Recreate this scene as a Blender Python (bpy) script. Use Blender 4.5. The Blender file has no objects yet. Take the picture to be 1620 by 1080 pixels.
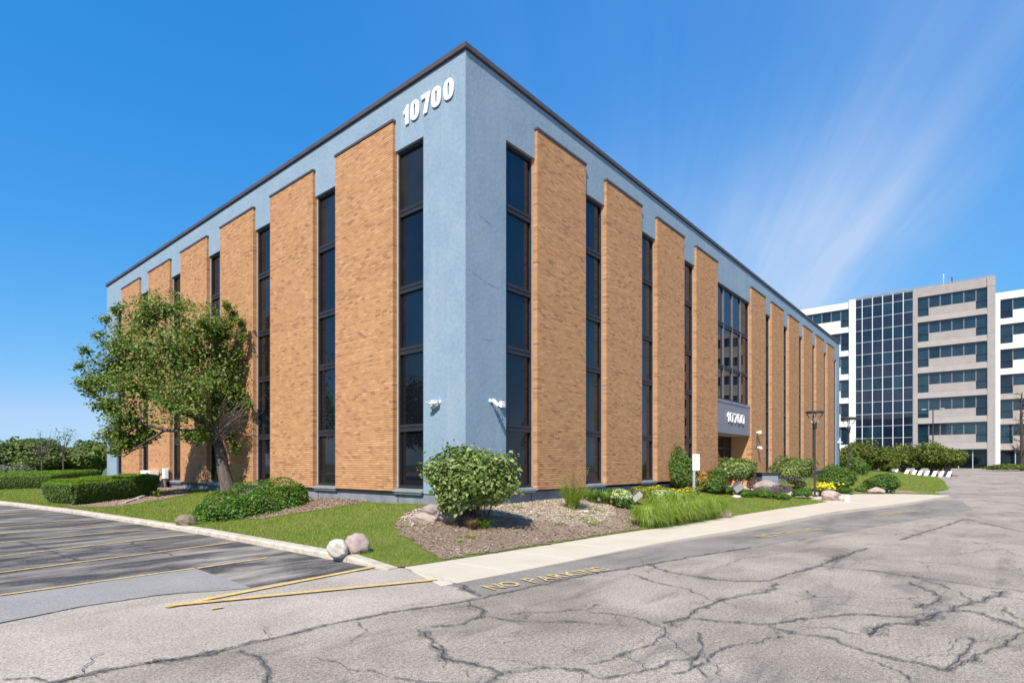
import bpy, bmesh, math, random
import numpy as np
from mathutils import Vector, Matrix, Euler
from mathutils.geometry import delaunay_2d_cdt
random.seed(7)
rng = np.random.default_rng(7)
R = math.radians
S = bpy.context.scene
COL = S.collection

# ------------------------------------------------------------------ camera
# world axes: +x runs along the entrance front, +y along the car-park front, origin at the building corner
EYE = 1.65
FPX, CX, CY = 899.0, 810.0, 734.5           # focal length and principal point in photo pixels (1620 wide)
CAM = np.array([-10.243, -10.188])
RIGHT = np.array([0.6451, -0.7641]); FWD = np.array([0.7641, 0.6451])
cam = bpy.data.cameras.new('camera'); cam_o = bpy.data.objects.new('camera', cam); COL.objects.link(cam_o)
cam_o.location = (CAM[0], CAM[1], EYE)
cam_o.rotation_euler = (R(90), 0, math.atan2(FWD[1], FWD[0]) - R(90))
cam.sensor_width = 36; cam.lens = FPX / 1620 * 36
cam.shift_y = (CY - 540) / 1620
cam.clip_start = 0.1; cam.clip_end = 3000
S.camera = cam_o

# ------------------------------------------------------------------ light
SUN = Vector((-2.3, -1.0, 2.65)).normalized()
elev = math.asin(SUN.z)
sun = bpy.data.lights.new('sun', 'SUN'); sun.energy = 4.9; sun.angle = R(0.5); sun.color = (1.0, 0.955, 0.88)
sun_o = bpy.data.objects.new('sun', sun); COL.objects.link(sun_o)
sun_o.rotation_euler = SUN.to_track_quat('Z', 'Y').to_euler()
W = bpy.data.worlds.new('World'); S.world = W; W.use_nodes = True
wn, wl = W.node_tree.nodes, W.node_tree.links
wn.clear()
w_out = wn.new('ShaderNodeOutputWorld'); w_bg = wn.new('ShaderNodeBackground')
sky = wn.new('ShaderNodeTexSky'); sky.sky_type = 'NISHITA'; sky.sun_disc = False
sky.sun_elevation = elev; sky.sun_rotation = math.atan2(SUN.x, SUN.y)
sky.air_density = 1.0; sky.dust_density = 0.2; sky.ozone_density = 2.5; sky.altitude = 200
w_bg.inputs['Strength'].default_value = 0.10
# thin cirrus drawn out along one wind direction, on a high flat sheet
geo = wn.new('ShaderNodeNewGeometry')
sep = wn.new('ShaderNodeSeparateXYZ')
tc = wn.new('ShaderNodeTexCoord'); wl.new(tc.outputs['Generated'], sep.inputs[0])
def wmath(op, a, b=None, c=None):
    n = wn.new('ShaderNodeMath'); n.operation = op
    for i, q in enumerate((a, b, c)):
        if q is None: continue
        if isinstance(q, (int, float)): n.inputs[i].default_value = q
        else: wl.new(q, n.inputs[i])
    return n.outputs[0]
zz = wmath('ADD', wmath('MAXIMUM', sep.outputs[2], 0.0), 0.16)
px_ = wmath('DIVIDE', sep.outputs[0], zz); py_ = wmath('DIVIDE', sep.outputs[1], zz)
def skyplane(px, py):
    k = (px - CX) / FPX; d = np.array([*(FWD + k * RIGHT), (CY - py) / FPX]); d /= np.linalg.norm(d)
    return d[:2] / (max(d[2], 0) + 0.16)
pa, pb = skyplane(1290, 450), skyplane(1600, 20)
wd = (pb - pa) / np.linalg.norm(pb - pa)
al = wmath('ADD', wmath('MULTIPLY', px_, float(wd[0])), wmath('MULTIPLY', py_, float(wd[1])))
ac = wmath('ADD', wmath('MULTIPLY', px_, float(-wd[1])), wmath('MULTIPLY', py_, float(wd[0])))
ac0 = float(pa @ np.array([-wd[1], wd[0]]))
SGN = 1.0 if float(skyplane(1150, 300) @ np.array([-wd[1], wd[0]])) > ac0 else -1.0
def wnoise(sx, sy, scale, detail=5, rough=0.6, off=0.0, dist=0.0):
    cmb = wn.new('ShaderNodeCombineXYZ')
    wl.new(wmath('MULTIPLY', al, sx), cmb.inputs[0]); wl.new(wmath('MULTIPLY', ac, sy), cmb.inputs[1]); cmb.inputs[2].default_value = off
    n = wn.new('ShaderNodeTexNoise'); n.inputs['Scale'].default_value = scale; n.inputs['Detail'].default_value = detail
    n.inputs['Roughness'].default_value = rough; n.inputs['Distortion'].default_value = dist
    wl.new(cmb.outputs[0], n.inputs['Vector']); return n.outputs['Fac']
def wramp(v, a, b):
    m = wn.new('ShaderNodeMapRange'); m.interpolation_type = 'SMOOTHSTEP'
    m.inputs['From Min'].default_value = a; m.inputs['From Max'].default_value = b; wl.new(v, m.inputs['Value']); return m.outputs[0]
def wmathband(off, w):
    d = wmath('DIVIDE', wmath('SUBTRACT', ac, ac0 + off), w)
    return wmath('POWER', 2.718, wmath('MULTIPLY', wmath('MULTIPLY', d, d), -1.0))
streak = wramp(wnoise(0.5, 1.1, 1.3, 5, 0.55, 2.2, 0.4), 0.28, 0.78)
fine = wmath('ADD', wmath('MULTIPLY', wnoise(0.40, 3.6, 1.5, 6, 0.62, 7.0, 0.5), 0.55), wmath('MULTIPLY', wnoise(0.55, 9.0, 1.6, 6, 0.65, 4.0, 0.7), 0.45))
bank = wmath('MINIMUM', wmath('ADD', wmath('MULTIPLY', wmathband(SGN * 0.03, 0.20), 0.52), wmath('MULTIPLY', wmathband(SGN * 0.32, 0.55), 0.58)), 1.0)
cl = wmath('MULTIPLY', wmath('MULTIPLY', bank, wmath('ADD', wmath('MULTIPLY', streak, 0.5), 0.6)), wmath('ADD', wmath('MULTIPLY', fine, 1.5), 0.18))
core = wmath('MULTIPLY', wmathband(0.02, 0.045), wmath('MULTIPLY', wnoise(0.8, 1.0, 2.0, 4, 0.6, 3.0), 0.34))
fade = wmath('SUBTRACT', 1.0, wmath('MULTIPLY', wramp(al, float(pa @ wd) - 0.25 * float((pb - pa) @ wd) * -1, float(pb @ wd)), 0.72))
cl = wmath('MINIMUM', wmath('MULTIPLY', wmath('MULTIPLY', wmath('ADD', cl, core), fade), 0.80), 0.6)
wmix = wn.new('ShaderNodeMix'); wmix.data_type = 'RGBA'
wl.new(cl, wmix.inputs['Factor']); wmix.inputs['B'].default_value = (4.6, 5.2, 6.2, 1)
tint = wn.new('ShaderNodeMix'); tint.data_type = 'RGBA'; tint.blend_type = 'MULTIPLY'; tint.inputs['Factor'].default_value = 1.0; tint.inputs['B'].default_value = (0.70, 1.16, 1.50, 1)
wl.new(sky.outputs[0], tint.inputs['A'])
# grade of the whole clear sky: deeper zenith, softer horizon
ssep = wn.new('ShaderNodeSeparateColor'); scmb = wn.new('ShaderNodeCombineColor'); wl.new(tint.outputs['Result'], ssep.inputs[0])
for i_, (a_, p_) in enumerate(((1.25, 1.52), (0.60, 0.63), (0.83, 0.30))):
    wl.new(wmath('MULTIPLY', wmath('POWER', wmath('MULTIPLY', ssep.outputs[i_], 0.1464), p_), a_ / 0.1464), scmb.inputs[i_])
r_ = scmb.inputs[0].links[0].from_socket; g_ = scmb.inputs[1].links[0].from_socket; wl.new(wmath('MINIMUM', r_, wmath('MULTIPLY', g_, 0.66)), scmb.inputs[0])
wl.new(scmb.outputs[0], wmix.inputs['A'])
wl.new(wmix.outputs['Result'], w_bg.inputs['Color']); wl.new(w_bg.outputs[0], w_out.inputs[0])
S.view_settings.view_transform = 'Standard'; S.view_settings.look = 'None'
S.view_settings.exposure = 0.62; S.view_settings.gamma = 1; S.view_settings.use_curve_mapping = False
S.cycles.filter_width = 1.6; S.cycles.max_bounces = 6; S.cycles.transparent_max_bounces = 8

# ------------------------------------------------------------------ helpers: materials
class Mat:
    def __init__(s, name):
        s.m = bpy.data.materials.new(name); s.m.use_nodes = True
        s.n, s.l = s.m.node_tree.nodes, s.m.node_tree.links
        s.b = s.n['Principled BSDF']
        s._pos = None
    def pos(s, obj=False):
        if obj: return s.n.new('ShaderNodeTexCoord').outputs['Object']
        if s._pos is None: s._pos = s.n.new('ShaderNodeNewGeometry').outputs['Position']
        return s._pos
    def noise(s, scale, detail=3, rough=0.55, stretch=None, dist=0.0, obj=False, off=(0, 0, 0)):
        v = s.pos(obj)
        if stretch or any(off):
            mp = s.n.new('ShaderNodeMapping'); mp.inputs['Scale'].default_value = stretch or (1, 1, 1); mp.inputs['Location'].default_value = off
            s.l.new(v, mp.inputs['Vector']); v = mp.outputs[0]
        t = s.n.new('ShaderNodeTexNoise'); t.inputs['Scale'].default_value = scale; t.inputs['Detail'].default_value = detail
        t.inputs['Roughness'].default_value = rough; t.inputs['Distortion'].default_value = dist
        s.l.new(v, t.inputs['Vector']); return t.outputs['Fac']
    def voro(s, scale, feature='F1', obj=False, vec=None):
        t = s.n.new('ShaderNodeTexVoronoi'); t.feature = feature; t.inputs['Scale'].default_value = scale
        s.l.new(vec if vec is not None else s.pos(obj), t.inputs['Vector']); return t
    def ramp(s, v, stops):
        r = s.n.new('ShaderNodeValToRGB'); e = r.color_ramp.elements
        while len(e) < len(stops): e.new(0.5)
        for el, (p, c) in zip(e, stops):
            el.position = p; el.color = (c, c, c, 1) if isinstance(c, (int, float)) else (*c, 1)
        s.l.new(v, r.inputs[0]); return r.outputs[0]
    def math(s, op, a, b=None):
        n = s.n.new('ShaderNodeMath'); n.operation = op
        for i, q in enumerate((a, b)):
            if q is None: continue
            if isinstance(q, (int, float)): n.inputs[i].default_value = q
            else: s.l.new(q, n.inputs[i])
        return n.outputs[0]
    def mix(s, fac, a, b, mode='MIX'):
        n = s.n.new('ShaderNodeMix'); n.data_type = 'RGBA'; n.blend_type = mode
        for key, q in (('Factor', fac), ('A', a), ('B', b)):
            if isinstance(q, (int, float)): n.inputs[key].default_value = q if key == 'Factor' else (q, q, q, 1)
            elif isinstance(q, tuple): n.inputs[key].default_value = (*q, 1)
            else: s.l.new(q, n.inputs[key])
        return n.outputs['Result']
    def color(s, c):
        if isinstance(c, tuple): s.b.inputs['Base Color'].default_value = (*c, 1)
        else: s.l.new(c, s.b.inputs['Base Color'])
        return s
    def set(s, **k):
        for a, v in k.items():
            key = {'rough': 'Roughness', 'metal': 'Metallic', 'spec': 'Specular IOR Level', 'ior': 'IOR', 'coat': 'Coat Weight'}[a]
            if isinstance(v, (int, float)): s.b.inputs[key].default_value = v
            else: s.l.new(v, s.b.inputs[key])
        return s
    def bump(s, h, dist=0.01, strength=1.0):
        n = s.n.new('ShaderNodeBump'); n.inputs['Distance'].default_value = dist; n.inputs['Strength'].default_value = strength
        s.l.new(h, n.inputs['Height']); s.l.new(n.outputs[0], s.b.inputs['Normal']); return s

def plain(name, c, rough=0.6, metal=0.0, var=0.12, scale=6.0, bump=0.0):
    m = Mat(name); k = m.noise(scale, 4)
    lo = tuple(x * (1 - var) for x in c); hi = tuple(min(1, x * (1 + var)) for x in c)
    m.color(m.ramp(k, [(0.3, lo), (0.7, hi)])).set(rough=rough, metal=metal)
    if bump: m.bump(m.noise(60, 4), bump)
    return m.m

def leafmat(name, cols, rough=0.42, trans=0.28, spec=0.4):
    m = Mat(name); g = m.n.new('ShaderNodeNewGeometry')
    n = len(cols)
    c = m.ramp(g.outputs['Random Per Island'], [(i / (n - 1), cc) for i, cc in enumerate(cols)])
    m.color(c).set(rough=rough, spec=spec)
    t = m.n.new('ShaderNodeBsdfTranslucent'); bright = m.mix(1.0, c, (1.5, 1.6, 0.7), 'MULTIPLY'); m.l.new(bright, t.inputs['Color'])
    mx = m.n.new('ShaderNodeMixShader'); mx.inputs[0].default_value = trans
    m.l.new(m.b.outputs[0], mx.inputs[1]); m.l.new(t.outputs[0], mx.inputs[2])
    m.l.new(mx.outputs[0], m.n['Material Output'].inputs['Surface'])
    return m.m

# ------------------------------------------------------------------ helpers: objects
def tag(o, label=None, cat=None, group=None, kind=None):
    for k, v in (('label', label), ('category', cat), ('group', group), ('kind', kind)):
        if v: o[k] = v
    return o
def empty(name, loc=(0, 0, 0), parent=None, rz=0.0):
    o = bpy.data.objects.new(name, None); COL.objects.link(o); o.empty_display_size = 0.2
    o.location = loc; o.rotation_euler = (0, 0, rz)
    if parent: o.parent = parent
    return o
def thing(name, label, cat, loc=(0, 0, 0), group=None, rz=0.0):
    return tag(empty(name, loc, None, rz), label, cat, group)
def base_of(o):
    v = Vector((0, 0, 0))
    while o is not None:
        v = v + o.location; o = o.parent
    return v
def link(name, me, mat, parent=None, world=True, smooth=False):
    """link mesh data as an object; vertices given in world axes are moved into the parent's frame"""
    if parent is not None and world:
        b = base_of(parent); me.transform(Matrix.Translation(-b))
    o = bpy.data.objects.new(name, me); COL.objects.link(o)
    if mat is not None:
        for mm in (mat if isinstance(mat, list) else [mat]): me.materials.append(mm)
    if parent is not None: o.parent = parent
    if smooth: me.polygons.foreach_set('use_smooth', np.ones(len(me.polygons), bool))
    return o
def npmesh(name, V, F):
    """V (n,3) float, F (m,k) int: fast mesh of equal-sized faces"""
    V = np.ascontiguousarray(V, dtype=np.float32); F = np.ascontiguousarray(F, dtype=np.int32)
    me = bpy.data.meshes.new(name); k = F.shape[1]
    me.vertices.add(len(V)); me.vertices.foreach_set('co', V.ravel())
    me.loops.add(F.size); me.loops.foreach_set('vertex_index', F.ravel())
    me.polygons.add(len(F)); me.polygons.foreach_set('loop_start', np.arange(0, F.size, k, dtype=np.int32))
    me.update(calc_edges=True); me.shade_flat(); return me
class MB:
    """collects boxes, prisms and tubes into one mesh"""
    def __init__(s, T=None): s.v = []; s.f = []; s.T = T or (lambda p: p)
    def add(s, vs, fs):
        k = len(s.v); s.v += [tuple(s.T(tuple(p))) for p in vs]; s.f += [tuple(i + k for i in f) for f in fs]; return s
    def box(s, a, b, bev=0.0):
        (x0, y0, z0), (x1, y1, z1) = a, b
        if bev <= 0:
            return s.add([(x0, y0, z0), (x1, y0, z0), (x1, y1, z0), (x0, y1, z0), (x0, y0, z1), (x1, y0, z1), (x1, y1, z1), (x0, y1, z1)],
                     [(0, 3, 2, 1), (4, 5, 6, 7), (0, 1, 5, 4), (1, 2, 6, 5), (2, 3, 7, 6), (3, 0, 4, 7)])
        bm = bmesh.new(); bmesh.ops.create_cube(bm, size=1)
        for q in bm.verts: q.co = ((x0 + x1) / 2 + q.co.x * (x1 - x0), (y0 + y1) / 2 + q.co.y * (y1 - y0), (z0 + z1) / 2 + q.co.z * (z1 - z0))
        bmesh.ops.bevel(bm, geom=bm.edges[:], offset=bev, segments=2, affect='EDGES', profile=0.6)
        bm.verts.index_update(); vs = [tuple(q.co) for q in bm.verts]; fs = [tuple(q.index for q in f.verts) for f in bm.faces]; bm.free()
        return s.add(vs, fs)
    def prism(s, poly, d0, d1, axis=1):
        """extrude a closed 2-D outline (first, second of the remaining axes) from d0 to d1 along axis"""
        n = len(poly)
        def P(p, d): q = list(p); q.insert(axis, d); return q
        return s.add([P(p, d0) for p in poly] + [P(p, d1) for p in poly],
                     [tuple(range(n)), tuple(range(2 * n - 1, n - 1, -1))] + [(i, i + n, (i + 1) % n + n, (i + 1) % n) for i in range(n)])
    def ring(s, outer, inner, d0, d1, axis=1):
        n = len(outer)
        def P(p, d): q = list(p); q.insert(axis, d); return q
        vs = [P(p, d0) for p in outer] + [P(p, d0) for p in inner] + [P(p, d1) for p in outer] + [P(p, d1) for p in inner]
        fs = []
        for i in range(n):
            j = (i + 1) % n
            fs += [(i, j, n + j, n + i), (2 * n + i, 3 * n + i, 3 * n + j, 2 * n + j), (i, 2 * n + i, 2 * n + j, j), (n + i, n + j, 3 * n + j, 3 * n + i)]
        return s.add(vs, fs)
    def tube(s, pts, rad, n=7, cap=True):
        pts = [Vector(p) for p in pts]; rad = list(rad) if hasattr(rad, '__len__') else [rad] * len(pts)
        vs = []; fs = []; up = Vector((0.31, 0.12, 0.94))
        for i, p in enumerate(pts):
            t = (pts[min(i + 1, len(pts) - 1)] - pts[max(i - 1, 0)])
            t = t.normalized() if t.length > 1e-9 else Vector((0, 0, 1))
            a = t.cross(up)
            if a.length < 0.05: a = t.cross(Vector((1, 0, 0)))
            a.normalize(); b = t.cross(a)
            vs += [p + (a * math.cos(q) + b * math.sin(q)) * rad[i] for q in [2 * math.pi * j / n for j in range(n)]]
        for i in range(len(pts) - 1):
            for j in range(n): fs.append((i * n + j, i * n + (j + 1) % n, (i + 1) * n + (j + 1) % n, (i + 1) * n + j))
        if cap: fs += [tuple(range(n - 1, -1, -1)), tuple((len(pts) - 1) * n + j for j in range(n))]
        return s.add(vs, fs)
    def lathe(s, c, prof, n=20):
        vs = []; fs = []
        for r, z in prof: vs += [(c[0] + r * math.cos(2 * math.pi * j / n), c[1] + r * math.sin(2 * math.pi * j / n), c[2] + z) for j in range(n)]
        for i in range(len(prof) - 1):
            for j in range(n): fs.append((i * n + j, i * n + (j + 1) % n, (i + 1) * n + (j + 1) % n, (i + 1) * n + j))
        fs += [tuple(range(n - 1, -1, -1)), tuple((len(prof) - 1) * n + j for j in range(n))]
        return s.add(vs, fs)
    def build(s, name, mat, parent=None, smooth=False, fix=True, world=True):
        me = bpy.data.meshes.new(name); me.from_pydata(s.v, [], s.f)
        if fix:
            bm = bmesh.new(); bm.from_mesh(me); bmesh.ops.recalc_face_normals(bm, faces=bm.faces[:]); bm.to_mesh(me); bm.free()
        me.update(); return link(name, me, mat, parent, world, smooth)
def copy_tree(o, parent=None):
    c = o.copy(); COL.objects.link(c); c.parent = parent
    for ch in [q for q in o.children]: copy_tree(ch, c)
    return c

# ------------------------------------------------------------------ the lie of the land
def smooth(t): t = np.clip(t, 0, 1); return t * t * (3 - 2 * t)
def asph_z(u): return 1.1 * np.clip((u - 25.0) / 70.0, 0, 1)
WALK_U = [-30, -4.41, -2.8, 1.5, 3.8, 6.0, 10.6, 15.9, 30, 60]
WALK_V = [-3.0, -3.0, -3.15, -3.6, -4.05, -4.2, -4.5, -5.0, -6.5, -6.5]
def walk_v(u): return np.interp(u, WALK_U, WALK_V)
def kerb_u(v): return np.interp(v, [-10, -1.85, 4.4, 8.3, 13.2, 20.5, 32, 60], [-4.75, -4.75, -4.75, -4.95, -5.2, -5.9, -7.2, -10])
def land_z(u, v):
    """height of lawn and beds: rises from the kerb to the foot of the walls"""
    u = np.asarray(u, float); v = np.asarray(v, float)
    tl = np.clip((u - kerb_u(v)) / (-kerb_u(v)), 0, 1); vs = walk_v(u); tr = np.clip((v - vs) / (-vs), 0, 1)
    t = smooth(np.minimum(tl, tr))
    rise = (0.42 + 0.30 * np.clip((u - 5) / 38, 0, 1)) * (1 - 0.45 * smooth((u - 21) / 6))
    bumps = 0.03 * np.sin(u * 1.3 + v * 0.7) * np.sin(v * 1.1 - u * 0.4) * np.clip(t * 3, 0, 1)
    wk = np.where((v < 0.5) & (u < 23), 1 - smooth(tr / 0.4), 0.0)
    edge = 0.115 + (0.021 + 0.10 * smooth((u + 4.5) / 12) - 0.115) * wk
    edge = np.where(u >= 23, 0.115 - 0.085 * (1 - smooth((v + 7.0) / 4.0)), edge)
    return edge + asph_z(u) + rise * t + bumps
def ground_at(px, py, zf=None):
    """the place on the ground that shows at a photo pixel"""
    k = (px - CX) / FPX; d = FWD + k * RIGHT; z = 0.2
    for _ in range(25):
        Y = (EYE - z) * FPX / max(py - CY, 0.5); Y = min(Y, 300)
        p = CAM + d * Y; zn = float(zf(*p) if zf else land_z(*p)); z = 0.5 * z + 0.5 * zn
    return np.array([p[0], p[1], z]), Y
def asph_at(px, py):
    p, Y = ground_at(px, py, lambda u, v: asph_z(u)); return p
def at_depth(px, py, Y):
    k = (px - CX) / FPX; p = CAM + (FWD + k * RIGHT) * Y
    return np.array([p[0], p[1], EYE + (CY - py) / FPX * Y])

def inside(P, poly):
    P = np.asarray(P); x, y = P[:, 0], P[:, 1]; r = np.zeros(len(P), bool); n = len(poly)
    for i in range(n):
        x0, y0 = poly[i][:2]; x1, y1 = poly[(i + 1) % n][:2]
        if y0 == y1: continue
        c = ((y0 > y) != (y1 > y)) & (x < (x1 - x0) * (y - y0) / (y1 - y0) + x0); r ^= c
    return r
def outline(poly, step, jit=0.0):
    out = []
    for i in range(len(poly)):
        a, b = np.array(poly[i][:2]), np.array(poly[(i + 1) % len(poly)][:2]); n = max(1, int(np.linalg.norm(b - a) / step))
        nr = np.array([-(b - a)[1], (b - a)[0]]) / (np.linalg.norm(b - a) + 1e-9)
        for j in range(n):
            q = a + (b - a) * j / n
            if jit and j: q = q + nr * rng.normal(0, jit)
            out.append(q)
    return out
def sheet(name, poly, zf, step, mat, kind='structure', jit=0.0, estep=None, lift=0.0, parent=None):
    O = outline(poly, estep or step, jit); n = len(O)
    A = np.array(O); lo, hi = A.min(0), A.max(0)
    gx, gy = np.meshgrid(np.arange(lo[0] + step / 2, hi[0], step), np.arange(lo[1] + step / 2, hi[1], step))
    Gp = np.stack([gx.ravel(), gy.ravel()], 1); Gp = Gp[inside(Gp, O)] if len(Gp) else Gp
    pts = [Vector(q) for q in O] + [Vector(q) for q in Gp]
    vs, es, fs, *_ = delaunay_2d_cdt(pts, [(i, (i + 1) % n) for i in range(n)], [], 1, 1e-5)
    XY = np.array([[q.x, q.y] for q in vs]); Z = zf(XY[:, 0], XY[:, 1]) + lift
    me = bpy.data.meshes.new(name); me.from_pydata([(a, b, c) for (a, b), c in zip(XY, Z)], [], [tuple(f) for f in fs]); me.update()
    if len(me.polygons) and me.polygons[0].normal.z < 0: me.flip_normals()
    o = link(name, me, mat, parent, smooth=True)
    if kind: o['kind'] = kind
    return o

# ------------------------------------------------------------------ materials
def m_stucco():
    m = Mat('blue stucco'); a = m.noise(1.1, 6, 0.65); b = m.noise(10, 6, 0.7); st = m.noise(2.6, 5, 0.65, (1, 1, 0.10)); pt = m.noise(0.45, 3, 0.5, off=(4, 2, 1))
    c = m.ramp(a, [(0.3, (0.172, 0.246, 0.318)), (0.7, (0.245, 0.318, 0.380))])
    c = m.mix(0.45, c, m.ramp(b, [(0.3, (0.150, 0.222, 0.292)), (0.72, (0.290, 0.360, 0.418))]))
    c = m.mix(m.ramp(st, [(0.52, 0.0), (0.78, 0.35)]), c, (0.345, 0.385, 0.425))
    c = m.mix(m.ramp(pt, [(0.5, 0.0), (0.72, 0.3)]), c, (0.30, 0.355, 0.40))
    m.color(c).set(rough=0.9, spec=0.2); m.bump(m.math('ADD', m.noise(70, 5, 0.75), m.math('MULTIPLY', m.noise(8, 4), 1.6)), 0.007, 0.6); return m.m
def m_brick():
    m = Mat('tan brick'); at = m.n.new('ShaderNodeAttribute'); at.attribute_name = 'tone'
    c = m.ramp(at.outputs['Fac'], [(0.0, (0.245, 0.120, 0.060)), (0.2, (0.355, 0.177, 0.085)), (0.45, (0.440, 0.224, 0.105)), (0.75, (0.500, 0.262, 0.125)), (1.0, (0.57, 0.320, 0.172))])
    c = m.mix(0.22, c, m.ramp(m.noise(38, 4, 0.65), [(0.3, (0.29, 0.15, 0.07)), (0.7, (0.58, 0.315, 0.155))]))
    c = m.mix(m.ramp(m.noise(0.55, 3), [(0.45, 0.0), (0.75, 0.18)]), c, (0.42, 0.235, 0.115))
    m.color(c).set(rough=0.85, spec=0.25); m.bump(m.noise(140, 3), 0.002, 0.4); return m.m
BRICK = m_brick(); STUCCO = m_stucco()
MORTAR = plain('tan mortar', (0.50, 0.32, 0.185), 0.95, var=0.2, scale=30)
BED = plain('shadow-dark bed mortar', (0.27, 0.165, 0.09), 0.95, var=0.2, scale=30)  # darker mortar paints the raking shadow into the bed joints
BRONZE = plain('dark bronze metal', (0.040, 0.034, 0.036), 0.38, 0.35, var=0.2, scale=3)
COPING = plain('brown metal coping', (0.105, 0.082, 0.080), 0.42, 0.3, var=0.15, scale=2)
FRAME = plain('dark window frame', (0.026, 0.025, 0.031), 0.45, 0.2, var=0.18, scale=5)
TRIM = plain('taupe jamb trim', (0.34, 0.29, 0.25), 0.6, var=0.12, scale=5)
SILL = plain('grey metal sill', (0.30, 0.315, 0.33), 0.45, 0.25, var=0.15, scale=4)
def m_plinth():
    m = Mat('painted grey concrete'); c = m.ramp(m.noise(2.2, 5, 0.6, (1, 1, 0.5)), [(0.3, (0.135, 0.145, 0.175)), (0.7, (0.225, 0.235, 0.265))])
    c = m.mix(m.ramp(m.noise(7, 5, 0.7), [(0.55, 0.0), (0.75, 0.3)]), c, (0.30, 0.30, 0.31)); m.color(c).set(rough=0.8); m.bump(m.noise(50, 4), 0.004); return m.m
PLINTH = m_plinth()
def m_glass(name, tint=(0.004, 0.005, 0.008), ior=1.5, wav=0.35):
    m = Mat(name); m.color(m.ramp(m.noise(0.9, 3), [(0.35, tuple(x * 0.7 for x in tint)), (0.7, tuple(x * 1.5 for x in tint))])).set(rough=0.015, ior=ior)
    m.bump(m.noise(0.8, 2), 0.02, wav * 0.2); return m.m
GLASS = m_glass('dark tinted glass')
GLASS_V = [GLASS, m_glass('slightly clearer glass', (0.012, 0.011, 0.011), 1.50), m_glass('bluish tinted glass', (0.003, 0.005, 0.010), 1.58)]
GLASS_T = m_glass('teal tinted glass', (0.006, 0.020, 0.030), 1.8)
GLASS_D = m_glass('dark spandrel glass', (0.010, 0.012, 0.022), 1.7)
GLASS_N = m_glass('blue tinted glass', (0.004, 0.012, 0.022), 1.65)
WHITE = plain('white painted metal', (0.78, 0.78, 0.78), 0.4, var=0.05)
WHITEWALL = plain('white painted concrete', (0.60, 0.59, 0.565), 0.8, var=0.05, scale=0.8)
BEIGE = plain('beige ribbed concrete', (0.30, 0.265, 0.245), 0.9, var=0.08, scale=1.2, bump=0.01)
GREYALU = plain('pale grey aluminium', (0.42, 0.47, 0.50), 0.4, 0.3, var=0.08)
PANEL = plain('grey metal panel', (0.20, 0.195, 0.225), 0.5, 0.15, var=0.1, scale=3)
DARK = plain('black plastic', (0.02, 0.02, 0.024), 0.5)
POLE = plain('dark brown painted steel', (0.055, 0.046, 0.042), 0.45, 0.3, var=0.1)
GALV = plain('galvanised steel', (0.42, 0.46, 0.50), 0.45, 0.5, var=0.1)
CONC = plain('grey concrete', (0.36, 0.33, 0.31), 0.9, var=0.15, scale=14, bump=0.004)

def m_asph(name, lo, hi, speck=0.5, grain=90, dark=(0.055, 0.053, 0.055), dk=(0.62, 0.8), dmax=0.5, stretch=(0.35, 1.4, 1), streak=1.2, bump=0.006, warm=None):
    m = Mat(name)
    c = m.ramp(m.noise(0.8, 5, 0.6), [(0.3, lo), (0.72, hi)])
    g = m.ramp(m.math('ADD', m.math('MULTIPLY', m.noise(grain, 3, 0.8), 0.55), m.math('MULTIPLY', m.noise(grain * 0.36, 4, 0.8), 0.45)), [(0.38, 0.12), (0.5, 1.0), (0.62, 1.75)])
    c = m.mix(speck, c, m.mix(1.0, c, g, 'MULTIPLY'))
    vo = m.voro(grain * 0.9); st = m.ramp(vo.outputs['Distance'], [(0.0, 1.0), (0.35, 0.0)])
    c = m.mix(m.math('MULTIPLY', m.math('MULTIPLY', st, m.ramp(vo.outputs['Color'], [(0.55, 0.0), (0.75, 1.0)])), speck * 0.55), c, tuple(min(1, x * 1.9) for x in hi))
    d = m.noise(streak, 6, 0.68, stretch, 0.4)
    c = m.mix(m.ramp(d, [(dk[0], 0.0), (dk[1], dmax)]), c, dark)
    if warm: c = m.mix(m.ramp(m.noise(0.5, 4, 0.6, off=(7, 3, 0)), [(0.5, 0.0), (0.75, 0.5)]), c, warm)
    m.color(c).set(rough=0.92, spec=0.25)
    m.bump(m.math('ADD', m.noise(grain, 3, 0.8), m.math('MULTIPLY', m.noise(14, 3), 0.4)), bump, 0.8)
    return m
def with_cracks(m, scale, lo, hi, region):
    """fine crazing where the surface is worn"""
    v = m.pos(); nz = m.n.new('ShaderNodeTexNoise'); nz.inputs['Scale'].default_value = 2.2; nz.inputs['Detail'].default_value = 5
    m.l.new(v, nz.inputs['Vector'])
    mx = m.n.new('ShaderNodeMix'); mx.data_type = 'RGBA'; mx.blend_type = 'ADD'; mx.inputs['Factor'].default_value = 0.45
    m.l.new(v, mx.inputs['A']); m.l.new(nz.outputs['Color'], mx.inputs['B'])
    e = m.voro(scale, 'DISTANCE_TO_EDGE', vec=mx.outputs['Result']).outputs['Distance']
    k = m.math('MULTIPLY', m.ramp(e, [(lo, 1.0), (hi, 0.0)]), region)
    old = m.b.inputs['Base Color'].links[0].from_socket
    m.color(m.mix(m.math('MULTIPLY', k, 0.85), old, (0.045, 0.043, 0.043)))
    return m
am = m_asph('worn asphalt', (0.255, 0.217, 0.176), (0.37, 0.317, 0.258), 0.95, 85, dk=(0.52, 0.74), dmax=0.6)
blotch = am.ramp(am.noise(0.22, 6, 0.7, off=(11, 4, 0)), [(0.50, 0.0), (0.62, 0.55)])
am.color(am.mix(blotch, am.b.inputs['Base Color'].links[0].from_socket, am.mix(1.0, am.b.inputs['Base Color'].links[0].from_socket, (0.55, 0.54, 0.54), 'MULTIPLY')))
reg = am.ramp(am.noise(0.28, 4, 0.6, off=(3.3, 1.7, 0)), [(0.50, 0.0), (0.60, 1.0)])
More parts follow.
